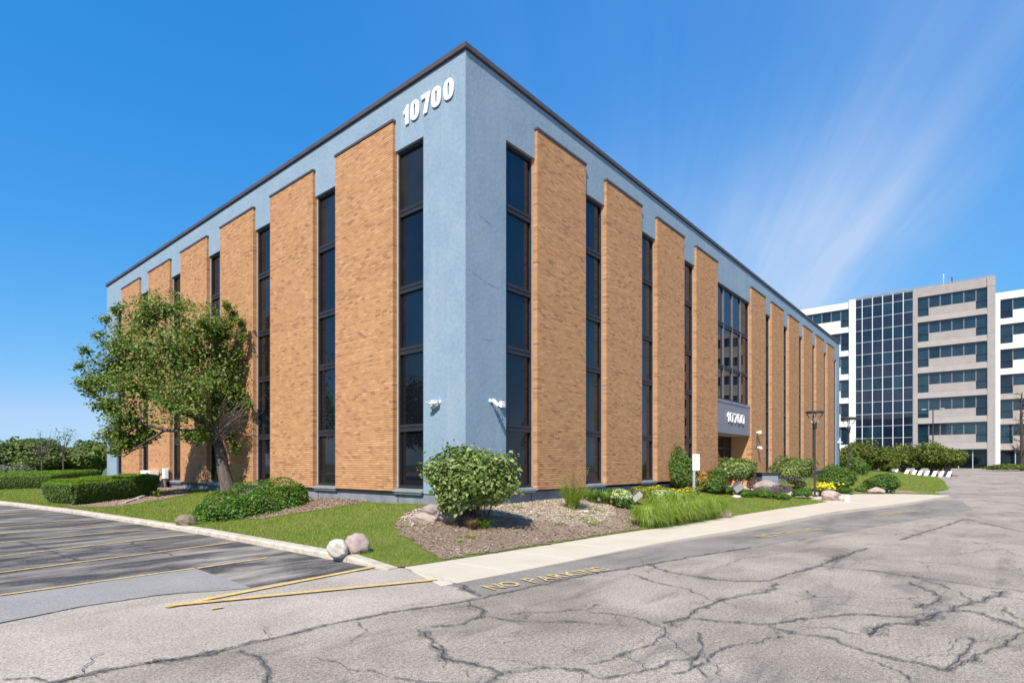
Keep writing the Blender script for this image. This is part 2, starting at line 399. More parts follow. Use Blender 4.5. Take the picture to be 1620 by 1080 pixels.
with_cracks(am, 1.3, 0.004, 0.015, reg)
ASPH = am.m
am = m_asph('resurfaced asphalt', (0.180, 0.158, 0.137), (0.268, 0.236, 0.204), 0.65, 110, dk=(0.50, 0.74), dmax=0.6, streak=0.9, bump=0.004)
STRIP = am.m
am = m_asph('worn smooth asphalt', (0.305, 0.262, 0.218), (0.41, 0.352, 0.295), 0.8, 110, dk=(0.56, 0.80), dmax=0.4, streak=0.9, bump=0.004)
STRIP_L = am.m
am = m_asph('worn sealed asphalt', (0.036, 0.034, 0.035), (0.092, 0.084, 0.080), 0.95, 55, dark=(0.36, 0.315, 0.27), dk=(0.44, 0.68), dmax=0.88, stretch=(0.45, 1.6, 1), streak=0.9)
SEALED = am.m
am = m_asph('pale patch asphalt', (0.235, 0.220, 0.205), (0.285, 0.266, 0.246), 0.5, 130, dk=(0.66, 0.9), dmax=0.2, bump=0.003)
PATCH = am.m
CRACK = plain('dark crack', (0.050, 0.047, 0.046), 0.9, var=0.4, scale=25)
def m_paint():
    m = Mat('worn yellow paint'); c = m.ramp(m.noise(5, 4), [(0.3, (0.62, 0.37, 0.065)), (0.7, (0.74, 0.50, 0.13))])
    w = m.ramp(m.noise(24, 6, 0.8), [(0.46, 0.05), (0.60, 0.85)]); m.color(m.mix(w, c, (0.27, 0.245, 0.21))).set(rough=0.85); return m.m
PAINT = m_paint()
def m_paint_faded(name='faded yellow paint', wear=(0.42, 0.60), wmax=0.9):
    m = Mat(name); c = m.ramp(m.noise(5, 4), [(0.3, (0.62, 0.41, 0.10)), (0.7, (0.74, 0.54, 0.19))])
    w = m.ramp(m.noise(22, 5, 0.75), [(wear[0], 0.15), (wear[1], wmax)]); m.color(m.mix(w, c, (0.22, 0.20, 0.18))).set(rough=0.9); return m.m
PAINT_F = m_paint_faded()
def m_walk():
    m = Mat('pale concrete'); c = m.ramp(m.noise(1.1, 5, 0.6), [(0.3, (0.465, 0.395, 0.30)), (0.7, (0.555, 0.475, 0.37))])
    c = m.mix(0.25, c, m.ramp(m.noise(70, 3, 0.7), [(0.3, (0.30, 0.245, 0.18)), (0.7, (0.62, 0.535, 0.43))]))
    c = m.mix(m.ramp(m.noise(2.5, 5, 0.7, (0.4, 1, 1)), [(0.58, 0.0), (0.8, 0.35)]), c, (0.36, 0.31, 0.25))
    m.color(c).set(rough=0.9); m.bump(m.noise(80, 3), 0.003); return m.m
WALK = m_walk()
KERBM = plain('worn kerb concrete', (0.43, 0.37, 0.295), 0.92, var=0.22, scale=4, bump=0.006)
def m_lawn():
    m = Mat('lawn soil and thatch'); c = m.ramp(m.noise(1.2, 5, 0.6), [(0.3, (0.100, 0.140, 0.026)), (0.55, (0.150, 0.190, 0.036)), (0.78, (0.225, 0.215, 0.075))])
    c = m.mix(0.4, c, m.ramp(m.noise(40, 4, 0.7), [(0.3, (0.065, 0.090, 0.018)), (0.7, (0.22, 0.26, 0.06))])); m.color(c).set(rough=1.0, spec=0.1); m.bump(m.noise(60, 4), 0.03); return m.m
LAWN = m_lawn()
def m_mulch(name, a, b, c3):
    m = Mat(name); c = m.ramp(m.noise(26, 5, 0.75), [(0.3, a), (0.55, b), (0.75, c3)])
    c = m.mix(m.ramp(m.noise(0.9, 4, 0.65), [(0.48, 0.0), (0.72, 0.7)]), c, c3); m.color(c).set(rough=1.0, spec=0.1); m.bump(m.noise(32, 5, 0.8), 0.05); return m.m
MULCH = m_mulch('dry brown soil and bark', (0.215, 0.148, 0.102), (0.315, 0.228, 0.163), (0.43, 0.335, 0.25))
PALEM = m_mulch('weathered wood chips', (0.40, 0.315, 0.225), (0.50, 0.405, 0.30), (0.58, 0.485, 0.37))
def m_chip(name, cols):
    m = Mat(name); g = m.n.new('ShaderNodeNewGeometry'); n = len(cols)
    m.color(m.ramp(g.outputs['Random Per Island'], [(i / (n - 1), c) for i, c in enumerate(cols)])).set(rough=0.95, spec=0.1); return m.m
CHIP = m_chip('bark chips', [(0.16, 0.105, 0.072), (0.25, 0.175, 0.125), (0.33, 0.245, 0.18), (0.43, 0.34, 0.255)])
CHIP_P = m_chip('pale wood chips', [(0.36, 0.28, 0.205), (0.46, 0.375, 0.28), (0.53, 0.44, 0.335), (0.62, 0.54, 0.43)])
def m_blade():
    m = Mat('grass blades'); g = m.n.new('ShaderNodeNewGeometry')
    c = m.ramp(g.outputs['Random Per Island'], [(0.0, (0.115, 0.165, 0.020)), (0.35, (0.185, 0.250, 0.030)), (0.7, (0.25, 0.31, 0.046)), (1.0, (0.34, 0.34, 0.10))])
    dry = m.ramp(m.noise(0.9, 5, 0.65, off=(2, 5, 0)), [(0.46, 0.0), (0.70, 0.75)])
    c = m.mix(dry, c, (0.30, 0.275, 0.095)); lush = m.ramp(m.noise(1.7, 4, 0.6, off=(9, 1, 0)), [(0.5, 0.0), (0.72, 0.5)])
    c = m.mix(lush, c, (0.085, 0.155, 0.018)); m.color(c).set(rough=0.5, spec=0.25)
    t = m.n.new('ShaderNodeBsdfTranslucent'); m.l.new(m.mix(1.0, c, (1.5, 1.6, 0.7), 'MULTIPLY'), t.inputs['Color']); mx = m.n.new('ShaderNodeMixShader'); mx.inputs[0].default_value = 0.35
    m.l.new(m.b.outputs[0], mx.inputs[1]); m.l.new(t.outputs[0], mx.inputs[2]); m.l.new(mx.outputs[0], m.n['Material Output'].inputs['Surface']); return m.m
BLADE = m_blade()
def m_rock(name, a, b, c3):
    m = Mat(name); c = m.ramp(m.noise(5, 5, 0.65, obj=True), [(0.3, a), (0.55, b), (0.75, c3)])
    c = m.mix(0.3, c, m.ramp(m.noise(45, 4, 0.75, obj=True), [(0.3, tuple(x * 0.45 for x in a)), (0.7, tuple(min(1, x * 1.3) for x in c3))])); m.color(c).set(rough=0.88); m.bump(m.math('ADD', m.noise(9, 5, 0.7, obj=True), m.math('MULTIPLY', m.noise(70, 3, obj=True), 0.2)), 0.05, 0.6); return m.m
ROCK_P = m_rock('pink granite', (0.27, 0.19, 0.165), (0.40, 0.30, 0.265), (0.50, 0.41, 0.37))
ROCK_W = m_rock('pale limestone', (0.36, 0.33, 0.275), (0.50, 0.46, 0.39), (0.60, 0.56, 0.49))
ROCK_G = m_rock('grey brown fieldstone', (0.20, 0.155, 0.135), (0.32, 0.25, 0.22), (0.42, 0.35, 0.31))
def m_bark(name, a, b):
    m = Mat(name); k = m.noise(14, 5, 0.7, (1, 1, 0.22), obj=True); m.color(m.ramp(k, [(0.3, a), (0.7, b)])).set(rough=0.95, spec=0.1); m.bump(k, 0.03); return m.m
BARK = m_bark('grey bark', (0.055, 0.042, 0.034), (0.165, 0.135, 0.115))
TWIG = m_bark('dead grey twigs', (0.13, 0.105, 0.09), (0.31, 0.265, 0.235))
STEM = m_bark('brown stems', (0.05, 0.035, 0.024), (0.13, 0.095, 0.065))
L_TREE = leafmat('tree leaves', [(0.042, 0.080, 0.012), (0.080, 0.135, 0.022), (0.135, 0.195, 0.032), (0.190, 0.245, 0.046), (0.23, 0.275, 0.060)], 0.42, 0.28, 0.3)
L_VIB = leafmat('pale shrub leaves', [(0.050, 0.088, 0.018), (0.110, 0.160, 0.034), (0.200, 0.255, 0.068), (0.35, 0.395, 0.155)], 0.45, 0.26, 0.25)
L_MID = leafmat('mid green leaves', [(0.048, 0.100, 0.016), (0.090, 0.160, 0.026), (0.150, 0.225, 0.044)], 0.45, 0.3, 0.28)
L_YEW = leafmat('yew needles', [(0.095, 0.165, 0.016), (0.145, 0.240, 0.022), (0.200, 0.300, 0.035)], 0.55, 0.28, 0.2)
L_YEWD = leafmat('darker yew needles', [(0.038, 0.074, 0.010), (0.070, 0.120, 0.017), (0.115, 0.175, 0.030)], 0.5, 0.18, 0.3)  # darker than the top needles, used on the hedge sides
L_COVER = leafmat('glossy ground cover leaves', [(0.026, 0.068, 0.008), (0.055, 0.125, 0.012), (0.100, 0.195, 0.020), (0.17, 0.27, 0.036)], 0.4, 0.28, 0.35)
L_JUN = leafmat('conifer sprays', [(0.045, 0.070, 0.012), (0.090, 0.125, 0.020), (0.145, 0.175, 0.032), (0.20, 0.215, 0.050)], 0.6, 0.25, 0.15)
L_FAR = leafmat('far tree leaves', [(0.050, 0.082, 0.020), (0.090, 0.132, 0.032), (0.140, 0.180, 0.050), (0.19, 0.22, 0.080)], 0.55, 0.28, 0.2)
L_SAGE = leafmat('grey green leaves', [(0.10, 0.115, 0.075), (0.16, 0.175, 0.115), (0.215, 0.225, 0.155)], 0.6, 0.2, 0.2)
L_LIME = leafmat('lime yellow leaves', [(0.10, 0.155, 0.018), (0.18, 0.235, 0.028), (0.29, 0.30, 0.040)], 0.45, 0.3)
L_LAV = leafmat('dusky lavender flowers', [(0.12, 0.085, 0.115), (0.20, 0.15, 0.185), (0.15, 0.16, 0.11)], 0.7, 0.2, 0.1)
L_ORANGE = leafmat('orange new leaves', [(0.30, 0.145, 0.045), (0.42, 0.205, 0.060), (0.34, 0.235, 0.065)], 0.5, 0.3)
L_RED = leafmat('dark red brown leaves', [(0.065, 0.040, 0.030), (0.14, 0.080, 0.055), (0.24, 0.145, 0.10)], 0.5, 0.2)
L_GRASS = leafmat('ornamental grass blades', [(0.14, 0.215, 0.024), (0.22, 0.305, 0.040), (0.32, 0.385, 0.070)], 0.45, 0.32, 0.3)
L_LILY = leafmat('strap leaves', [(0.080, 0.150, 0.018), (0.135, 0.220, 0.030), (0.20, 0.28, 0.050)], 0.4, 0.3, 0.4)
L_PLUME = leafmat('buff seed plumes', [(0.28, 0.175, 0.080), (0.40, 0.27, 0.13), (0.48, 0.35, 0.19)], 0.8, 0.3, 0.1)
L_CREAM = leafmat('cream petals', [(0.40, 0.46, 0.20), (0.55, 0.58, 0.30), (0.66, 0.66, 0.42)], 0.6, 0.25, 0.2)
L_YELLOW = leafmat('yellow petals', [(0.62, 0.46, 0.02), (0.76, 0.58, 0.03), (0.80, 0.68, 0.10)], 0.5, 0.3, 0.2)
L_DRY = leafmat('dry brown stems', [(0.16, 0.10, 0.055), (0.27, 0.18, 0.10), (0.34, 0.25, 0.14)], 0.8, 0.2, 0.1)

# ------------------------------------------------------------------ ground, car park, road, paths
zA = lambda u, v: asph_z(u)
far_ground = MB().add([(-900, -900, -0.25), (1400, -900, -0.25), (1400, 1300, -0.25), (-900, 1300, -0.25)], [(0, 1, 2, 3)])
tag(far_ground.build('ground', plain('dull meadow', (0.075, 0.10, 0.035), 1.0, var=0.3, scale=0.05)), kind='structure')
road = sheet('asphalt', [(-90, -110), (25, -110), (95, -110), (190, -110), (190, 80), (95, 80), (25, 80), (-90, 80)], zA, 9.0, ASPH)
WALK_NEAR = [(-4.95, -4.49), (-3.05, -4.64), (-0.32, -4.86), (1.52, -5.09), (4.29, -5.6), (7.53, -5.95), (11.19, -6.25), (17.8, -7.6), (25.6, -8.6)]
near_v = lambda u: float(np.interp(u, [p[0] for p in WALK_NEAR], [p[1] for p in WALK_NEAR]))
def A2(px, py): return tuple(asph_at(px, py)[:2])
SEAM = [(60, 1088), (160, 1062), (230, 1050), (334, 1034), (437, 1008), (526, 987), (615, 969), (660, 963), (760, 947), (843, 928), (927, 910), (1027, 893), (1100, 880), (1190, 866), (1330, 842), (1460, 820), (1540, 806)]
strip_poly = [A2(*p) for p in SEAM[8:]] + [(30.0, -8.4), (25.6, -8.55), (17.8, -7.55), (11.19, -6.2), (7.53, -5.9), (4.29, -5.55), (1.52, -5.0), (-0.32, -4.8), (-3.05, -4.6), (-4.9, -4.47), A2(735, 931)]
strip_left = [A2(-200, 1180)] + [A2(*p) for p in SEAM[:9]] + [A2(735, 931), (-4.9, -4.47), (-4.45, -2.95), (-4.75, -2.9), A2(555, 905), A2(395, 931), A2(259, 941), A2(130, 960), A2(39, 979), A2(-120, 1012)]
sheet('worn_road_strip', strip_left, zA, 2.0, STRIP_L, jit=0.01, estep=0.25, lift=0.004)
sheet('resurfaced_road_strip', strip_poly, zA, 2.0, STRIP, jit=0.012, estep=0.25, lift=0.004)
ku = [(float(kerb_u(v)) + 0.02, v) for v in (-2.6, -1.0, 4, 8, 13, 20, 32, 60)]
seal_poly = [A2(-60, 955), A2(0, 947), A2(150, 925), A2(308, 900.5), A2(352, 915), A2(393, 930), A2(470, 917), A2(545, 905)] + ku + [(-40, 60), (-40, -3.0)]
sheet('sealed_car_park', seal_poly, zA, 3.0, SEALED, jit=0.025, estep=0.3, lift=0.008)
sheet('pale_asphalt_patch', [A2(-90, 958), A2(0, 945), A2(150, 923), A2(308, 899.5), A2(352, 914), A2(398, 931), A2(259, 941), A2(130, 960), A2(-120, 1010)], zA, 1.0, PATCH, lift=0.012)

def ribbon(px, w0, name='crack', mat=CRACK, lift=0.016, seed=0, jag=0.35, step=0.10, parent=None):
    """an irregular dark line that follows photo points over the asphalt"""
    r = np.random.default_rng(seed); P = np.array([A2(*p) for p in px]); q = [P[0]]
    for a, b in zip(P[:-1], P[1:]):
        n = max(1, int(np.linalg.norm(b - a) / step)); q += [a + (b - a) * (i + 1) / n for i in range(n)]
    q = np.array(q); n = len(q)
    t = np.gradient(q, axis=0) if n > 2 else np.repeat((q[1:] - q[:-1]), 2, 0); t /= np.linalg.norm(t, axis=1)[:, None] + 1e-9
    nr = np.stack([-t[:, 1], t[:, 0]], 1)
    k = np.ones(4) / 4
    wob = np.convolve(r.normal(0, 1, n + 3), k, 'valid') * 0.05 * jag * 2
    q = q + nr * wob[:n, None]
    w = w0 * (0.35 + np.abs(np.convolve(r.normal(0, 1, n + 3), k, 'valid')[:n]) * 1.5 + 0.25 * r.random(n)); w[0] *= 0.3; w[-1] *= 0.3
    A = q + nr * w[:, None] * 0.5; B = q - nr * w[:, None] * 0.5
    V = np.concatenate([np.c_[A, asph_z(A[:, 0]) + lift], np.c_[B, asph_z(B[:, 0]) + lift]])
    F = np.array([(i + n, i + 1 + n, i + 1, i) for i in range(n - 1)])
    o = link(name, npmesh(name, V, F), mat, parent); return o
def m_stain():
    m = Mat('tar stained crack edge'); m.color((0.085, 0.080, 0.077)).set(rough=0.9)
    t = m.n.new('ShaderNodeBsdfTransparent'); mx = m.n.new('ShaderNodeMixShader'); k = m.ramp(m.noise(30, 6, 0.85), [(0.46, 0.0), (0.56, 0.65)])
    m.l.new(k, mx.inputs[0]); m.l.new(t.outputs[0], mx.inputs[1]); m.l.new(m.b.outputs[0], mx.inputs[2]); m.l.new(mx.outputs[0], m.n['Material Output'].inputs['Surface']); return m.m
STAIN = m_stain()
CR = [
 (SEAM[:9], .055), (SEAM[8:14], .04), ([(660, 997), (677, 1000), (680, 1017), (700, 1030), (693, 1042), (740, 1052), (773, 1057), (790, 1068), (775, 1090)], .075),
 ([(680, 993), (733, 987), (760, 977), (763, 963), (737, 958)], .07), ([(767, 975), (807, 983), (893, 983), (943, 986), (993, 990)], .03),
 ([(807, 972), (860, 969), (907, 967), (927, 966), (940, 955)], .03), ([(927, 967), (980, 973), (1027, 982), (1053, 993), (1060, 1003), (1032, 1020), (967, 1042), (933, 1052)], .03),
 ([(797, 1060), (860, 1060), (920, 1062), (947, 1075), (1010, 1063), (1060, 1050), (1100, 1037)], .032), ([(1027, 893), (1053, 905), (1100, 912), (1163, 920), (1213, 919), (1267, 903), (1300, 895), (1333, 880), (1373, 867)], .07),
 ([(993, 907), (1043, 922), (1087, 932), (1130, 952)], .03), ([(1307, 897), (1380, 903), (1453, 913), (1547, 927), (1640, 939)], .055), ([(1223, 923), (1227, 932), (1130, 953), (1087, 973), (1053, 988)], .06),
 ([(1060, 990), (1080, 978), (1140, 983), (1197, 990), (1230, 987), (1280, 978), (1353, 973), (1453, 977)], .055), ([(1223, 990), (1253, 1003), (1320, 1012), (1367, 1032), (1413, 1042), (1463, 1052), (1500, 1062), (1527, 1052), (1573, 1027), (1625, 998)], .045),
 ([(1373, 1007), (1400, 990), (1447, 987), (1480, 972), (1520, 960), (1560, 950), (1590, 935)], .085), ([(1513, 967), (1553, 970), (1590, 985), (1640, 1000)], .09), ([(1060, 1066), (1080, 1060), (1113, 1047), (1163, 1020), (1240, 1007)], .03),
 ([(1373, 1043), (1413, 1063), (1437, 1077), (1450, 1092)], .035), ([(1267, 993), (1313, 993), (1363, 1007)], .022), ([(1433, 920), (1480, 937), (1493, 950), (1447, 963)], .05), ([(1440, 910), (1475, 922), (1515, 936), (1540, 952)], .03),
 ([(700, 917), (735, 930), (760, 943)], .05), ([(620, 893), (660, 905), (700, 917)], .012), ([(170, 1062), (110, 1075), (40, 1092)], .06), ([(384, 1028), (395, 1040), (415, 1052), (425, 1072), (420, 1092)], .05),
 ([(230, 1050), (300, 1043), (350, 1028)], .08), ([(0, 1078), (40, 1074), (90, 1078)], .04), ([(39, 979), (130, 960), (259, 941), (363, 930)], .022), ([(205, 857), (230, 868), (275, 880), (330, 884)], .05), ([(30, 857), (70, 868), (125, 888)], .06),
 ([(400, 930), (470, 915), (560, 900), (620, 893)], .03), ([(1424, 854), (1484, 835), (1528, 821), (1620, 842)], .06), ([(1130, 900), (1170, 885), (1240, 874)], .02), ([(1100, 1000), (1115, 1030), (1090, 1052), (1120, 1075)], .03), ([(1500, 880), (1560, 870), (1640, 868)], .02),
 ([(1540, 1010), (1530, 1035), (1515, 1050), (1500, 1062)], .05), ([(1590, 960), (1600, 975), (1640, 985)], .04), ([(560, 983), (575, 1000), (560, 1018)], .02), ([(500, 1040), (560, 1060), (640, 1075), (770, 1092)], .018),
]
crack_rng = 0
for pts, w in CR:
    crack_rng += 1; ribbon(pts, w * 0.15, seed=crack_rng, parent=road, jag=0.45, step=0.045); ribbon(pts, w * 1.25, 'crack_stain', STAIN, 0.013, seed=crack_rng, jag=0.45, step=0.045, parent=road)

PAINT_W = m_paint_faded('thin yellow paint', (0.44, 0.58), 0.75)
def fine_cracks():
    """short side cracks and parallel hairlines that splinter off the long ones"""
    r = np.random.default_rng(77); V, F = [], []
    def line(q, w, z):
        n = len(q); t = np.gradient(q, axis=0); t /= np.linalg.norm(t, axis=1)[:, None] + 1e-9; nr = np.stack([-t[:, 1], t[:, 0]], 1)
        ww = w * (0.3 + r.random(n)); ww[0] *= .5; ww[-1] = 0.001; A = q + nr * ww[:, None] / 2; B = q - nr * ww[:, None] / 2; k = sum(len(x) for x in V)
        V.append(np.concatenate([np.c_[A, asph_z(A[:, 0]) + z], np.c_[B, asph_z(B[:, 0]) + z]])); F.extend([(k + i + n, k + i + 1 + n, k + i + 1, k + i) for i in range(n - 1)])
    for pts, w in CR:
        P = np.array([A2(*p) for p in pts]); S_ = np.linalg.norm(P[1:] - P[:-1], axis=1); L = S_.sum()
        if P[:, 1].max() > -0.6 or w < 0.025: continue
        for j in range(int(L * 2.2)):
            k = r.choice(len(S_), p=S_ / L); a, b = P[k], P[k + 1]; d = (b - a) / (S_[k] + 1e-9); p = a + (b - a) * r.random(); par = r.random() < 0.5
            if par: d2 = d; p = p + np.array([-d[1], d[0]]) * r.normal(0, 0.09)
            else: an = r.choice([-1, 1]) * r.uniform(0.5, 1.4); d2 = np.array([d[0] * math.cos(an) - d[1] * math.sin(an), d[0] * math.sin(an) + d[1] * math.cos(an)])
            n = int(r.integers(6, 18)); q = [p]
            for i in range(n): a_ = r.normal(0, 0.55); dd = np.array([d2[0] * math.cos(a_) - d2[1] * math.sin(a_), d2[0] * math.sin(a_) + d2[1] * math.cos(a_)]); q.append(q[-1] + dd * r.uniform(0.025, 0.07))
            line(np.array(q), r.uniform(0.004, 0.009), 0.0175)
    tag(link('fine_crack', npmesh('fine_crack', np.concatenate(V), np.array(F)), CRACK, road), kind='stuff')
fine_cracks()
marks = tag(empty('road_markings'), kind='structure')
def stripe(a, b, w, mat=PAINT, name='painted_line', up=0.020):
    a, b = np.array(A2(*a)), np.array(A2(*b)); d = (b - a) / np.linalg.norm(b - a); nr = np.array([-d[1], d[0]]) * w / 2; n = max(2, int(np.linalg.norm(b - a) / 0.3))
    L = [a + (b - a) * i / n for i in range(n + 1)]
    V = [(*(p + nr), float(asph_z(p[0])) + up) for p in L] + [(*(p - nr), float(asph_z(p[0])) + up) for p in L]
    return link(name, npmesh(name, np.array(V), np.array([(i + n + 1, i + n + 2, i + 1, i) for i in range(n)])), mat, marks)
stripe((262, 962), (597, 896.5), 0.11); stripe((266, 960), (691, 918.3), 0.11, up=0.024)
for a, b in (((0, 943), (308, 900)), ((312, 900), (424, 883)), ((-110, 921), (366, 859)), ((-90, 891), (293, 847)), ((-80, 867), (222, 838)), ((-70, 851), (168, 830)), ((-60, 840), (142, 823)), ((-60, 820), (66, 810.5)), ((-60, 812), (45, 806)), ((-60, 805.5), (10, 801))):
    stripe(a, b, 0.08, PAINT_W)
def letters(txt, size, loc, rot, mat, name, parent=None, extrude=0.0, spacing=1.0, bold=0.0, xs=1.0):
    cu = bpy.data.curves.new(name, 'FONT'); cu.body = txt; cu.size = size; cu.extrude = extrude; cu.space_character = spacing; cu.offset = bold; cu.resolution_u = 2
    o = bpy.data.objects.new(name, cu); COL.objects.link(o); bpy.context.view_layer.update()
    me = bpy.data.meshes.new_from_object(o.evaluated_get(bpy.context.evaluated_depsgraph_get())); bpy.data.objects.remove(o); bpy.data.curves.remove(cu)
    me.transform(Matrix.Translation(loc) @ rot.to_matrix().to_4x4() @ Matrix.Diagonal((xs, 1, 1, 1)))
    me.materials.clear(); return link(name, me, mat, parent)
def ground_words(a, b, size, mat):
    a, b = np.array(A2(*a)), np.array(A2(*b)); L = np.linalg.norm(b - a); ang = math.atan2(*(b - a)[::-1])
    cu = 0.0; widths = {'N': .72, 'O': .78, ' ': .45, 'P': .66, 'A': .70, 'R': .70, 'K': .70, 'I': .30, 'G': .78}
    tot = sum(widths[c] for c in 'NO PARKING'); s = L / tot
    for c in 'NO PARKING':
        if c != ' ':
            p = a + (b - a) / L * cu * s
            letters(c, size, (p[0], p[1], float(asph_z(p[0])) + 0.021), Euler((0, 0, ang)), mat, 'letter', marks, bold=0.004, xs=s / size * 0.98)
        cu += widths[c]
ground_words((779, 935), (970, 902), 0.46, PAINT_W)
ground_words((1211, 851), (1303, 838), 0.50, PAINT_F)
ground_words((1404, 816.5), (1458, 808.5), 0.55, PAINT_F)
stripe((334, 965), (352, 962), 0.06, PAINT_F, 'paint_scuff')

# lawn and beds
lawn_poly = [(-9.7, 60)] + [(float(kerb_u(v)) + 0.19, v) for v in (32, 20.5, 13.2, 8.3, 4.4, -1.85, -2.95)] + [(u, float(walk_v(u)) - 0.03) for u in (-4.35, -2.8, 1.5, 3.8, 6.0, 10.6, 15.9)] + [(16.6, -4.6), (17.1, 0.03), (0.06, 0.03), (0.06, 29.9), (44, 29.9), (44, 60)]
sheet('lawn', lawn_poly, land_z, 0.35, LAWN, estep=0.3)
isl = [(22.3, 0.03), (23.4, -4.4), (24.7, -5.4), (25.45, -8.5), (30, -7.6), (33, -8.2), (45, -7.4), (58, -6.0), (60, 0), (60, 8), (46.3, 8), (46.3, 0.03)]
sheet('far_lawn', isl, land_z, 0.7, LAWN, estep=0.5, jit=0.05)
def bed(name, px, mat, step=0.3, jit=0.05, lift=0.018):
    poly = [tuple(ground_at(*p)[0][:2]) if len(p) == 2 else p[1:] for p in px]
    return sheet(name, poly, land_z, step, mat, jit=jit, estep=0.12, lift=lift), poly
_, corner_bed = bed('mulch_bed', [(628, 826), (640, 812), (665, 803), (0, -0.4, -0.25), (0, 0.0, -0.3), (0, 16.5, 0.0), (0, 16.5, -4.2), (1290, 787), (1240, 786), (1180, 780), (1120, 776), (1060, 780), (1010, 790), (985, 800), (1000, 812), (1012, 826), (0, 2.2, -3.68), (0, 1.5, -3.56), (0, -0.5, -3.35), (0, -2.8, -3.11), (0, -3.6, -3.04), (668, 868), (640, 848), (622, 836)], MULCH)
pale_poly = [tuple(ground_at(*p)[0][:2]) for p in [(760, 800), (800, 790), (880, 787), (930, 790), (965, 797), (975, 815), (950, 830), (890, 832), (830, 822), (770, 818)]]
sheet('weathered_chip_patch', pale_poly, land_z, 0.3, PALEM, jit=0.07, estep=0.12, lift=0.026)
pale2 = [tuple(ground_at(*p)[0][:2]) for p in [(632, 822), (655, 808), (672, 806), (668, 818), (680, 828), (650, 835)]]
sheet('weathered_chip_patch', pale2, land_z, 0.3, PALEM, jit=0.05, estep=0.12, lift=0.026)
_, left_bed = bed('mulch_bed', [(330, 822), (420, 820), (500, 808), (570, 796), (592, 792), (0, 0.02, 8.6), (0, 0.02, 14.2), (0, -0.5, 14.6), (372, 777), (330, 800)], MULCH)
_, hedge_bed = bed('mulch_bed', [(110, 802), (180, 802), (260, 790), (300, 781), (0, 0.02, 17.5), (0, 0.02, 29.5), (0, -1.6, 29.5), (60, 775), (85, 790)], MULCH)
_, isl_bed = bed('mulch_bed', [(1345, 779), (1400, 779.5), (1470, 781), (1440, 776.5), (1400, 774), (1360, 775), (1340, 777)], MULCH, lift=0.02)
# concrete path slabs and apron
def walk_z(u, v):
    return asph_z(u) + 0.014 + 0.10 * smooth((u + 4.5) / 12) + 0.36 * smooth((v + 4.6) / 4.6) * smooth((u - 14.0) / 2.5)
path = tag(empty('sidewalk'), kind='structure')
def slab(q, g=0.006):
    c = np.mean(q, 0); m = MB(); q = [np.array(p) + (c - np.array(p)) / (np.linalg.norm(c - np.array(p)) + 1e-9) * g * 1.4 for p in q]
    t = [(p[0], p[1], float(walk_z(*p))) for p in q]; e = 0.012
    ti = [np.array(p) + (np.array([*c, t[i][2]]) - np.array(p)) / np.linalg.norm(c - np.array(p[:2])) * e for i, p in enumerate(t)]
    lo = [(p[0], p[1], p[2] - e) for p in t]; bo = [(p[0], p[1], p[2] - 0.25) for p in t]
    m.add(list(map(tuple, ti)) + lo + bo, [(0, 1, 2, 3)] + [(4 + i, 4 + (i + 1) % 4, (i + 1) % 4, i) for i in range(4)] + [(8 + i, 8 + (i + 1) % 4, 4 + (i + 1) % 4, 4 + i) for i in range(4)])
    return m.build('slab', WALK, path)
us = [-4.98] + list(np.arange(-3.6, 16.4, 1.5)) + [16.4]
for a, b in zip(us[:-1], us[1:]):
    a2 = max(a, -4.40)
    slab([(a, near_v(a)), (b, near_v(b)), (b, float(walk_v(b))), (a2 if a < -4.5 else a, float(walk_v(a2)))])
for a, b in zip([16.4, 18.4, 20.4, 22.4, 24.0], [18.4, 20.4, 22.4, 24.0, 25.5]):
    fa, fb = (-4.7, -4.7) if b < 24.2 else (-4.85, -6.6)
    slab([(a, near_v(a)), (b, near_v(b)), (b, fb if b > 25 else -4.7), (a, fa if b > 25 else -4.7)])
for a, b in zip([16.9, 18.6, 20.3], [18.6, 20.3, 22.3]):
    slab([(a, -4.7), (b + (0.9 if b > 22 else 0), -4.7), (b, -2.3), (a, -2.3)]); slab([(a, -2.3), (b, -2.3), (b, 1.15), (a, 1.15)])
kerb = tag(empty('kerb'), kind='structure')
vv = [-3.02] + list(np.arange(-1.9, 58, 3.05))
for a, b in zip(vv[:-1], vv[1:]):
    m = MB(); sec = [(0, -0.1), (0.012, 0.085), (0.045, 0.118), (0.21, 0.125), (0.21, -0.1)]; a += 0.008; b -= 0.008; n = len(sec)
    ka = 1.0 if a > -2 else 0.22
    vs = [(float(kerb_u(a)) + x, a, z * (ka if z > 0 else 1)) for x, z in sec] + [(float(kerb_u(b)) + x, b, z) for x, z in sec]
    m.add(vs, [tuple(range(n)), tuple(range(2 * n - 1, n - 1, -1))] + [(i, i + n, (i + 1) % n + n, (i + 1) % n) for i in range(n)]).build('kerb_segment', KERBM, kerb)

# ------------------------------------------------------------------ the brick office building
HEAD, CAP, TOP, COPZ = 10.56, 11.43, 12.31, 12.16
LEN_L, LEN_R = 29.85, 46.25
PP, GL = 0.09, -0.15                        # pier face proud of the stucco; glass behind it
TL = lambda p: (-p[1], p[0], p[2])          # (along, outward, up) -> world, car-park front
TR = lambda p: (p[0], -p[1], p[2])          # the same for the entrance front
bldg = thing('brick_office_building', 'three storey tan brick and blue stucco office building with tall narrow windows', 'office building')
PIERS_L = [(2.82 + 4.225 * i, 2.82 + 4.225 * i + 2.90) for i in range(6)]
PIERS_R = [(2.86 + 3.885 * i, 2.86 + 3.885 * i + 2.59) for i in range(4)] + [(22.14 + 3.78 * i, 22.14 + 3.78 * i + 2.56) for i in range(6)]
bot_R = lambda u: 0.92 + 0.0075 * max(u - 2.8, 0)
bot_L = lambda v: 0.905 - 0.004 * max(v - 2.8, 0)
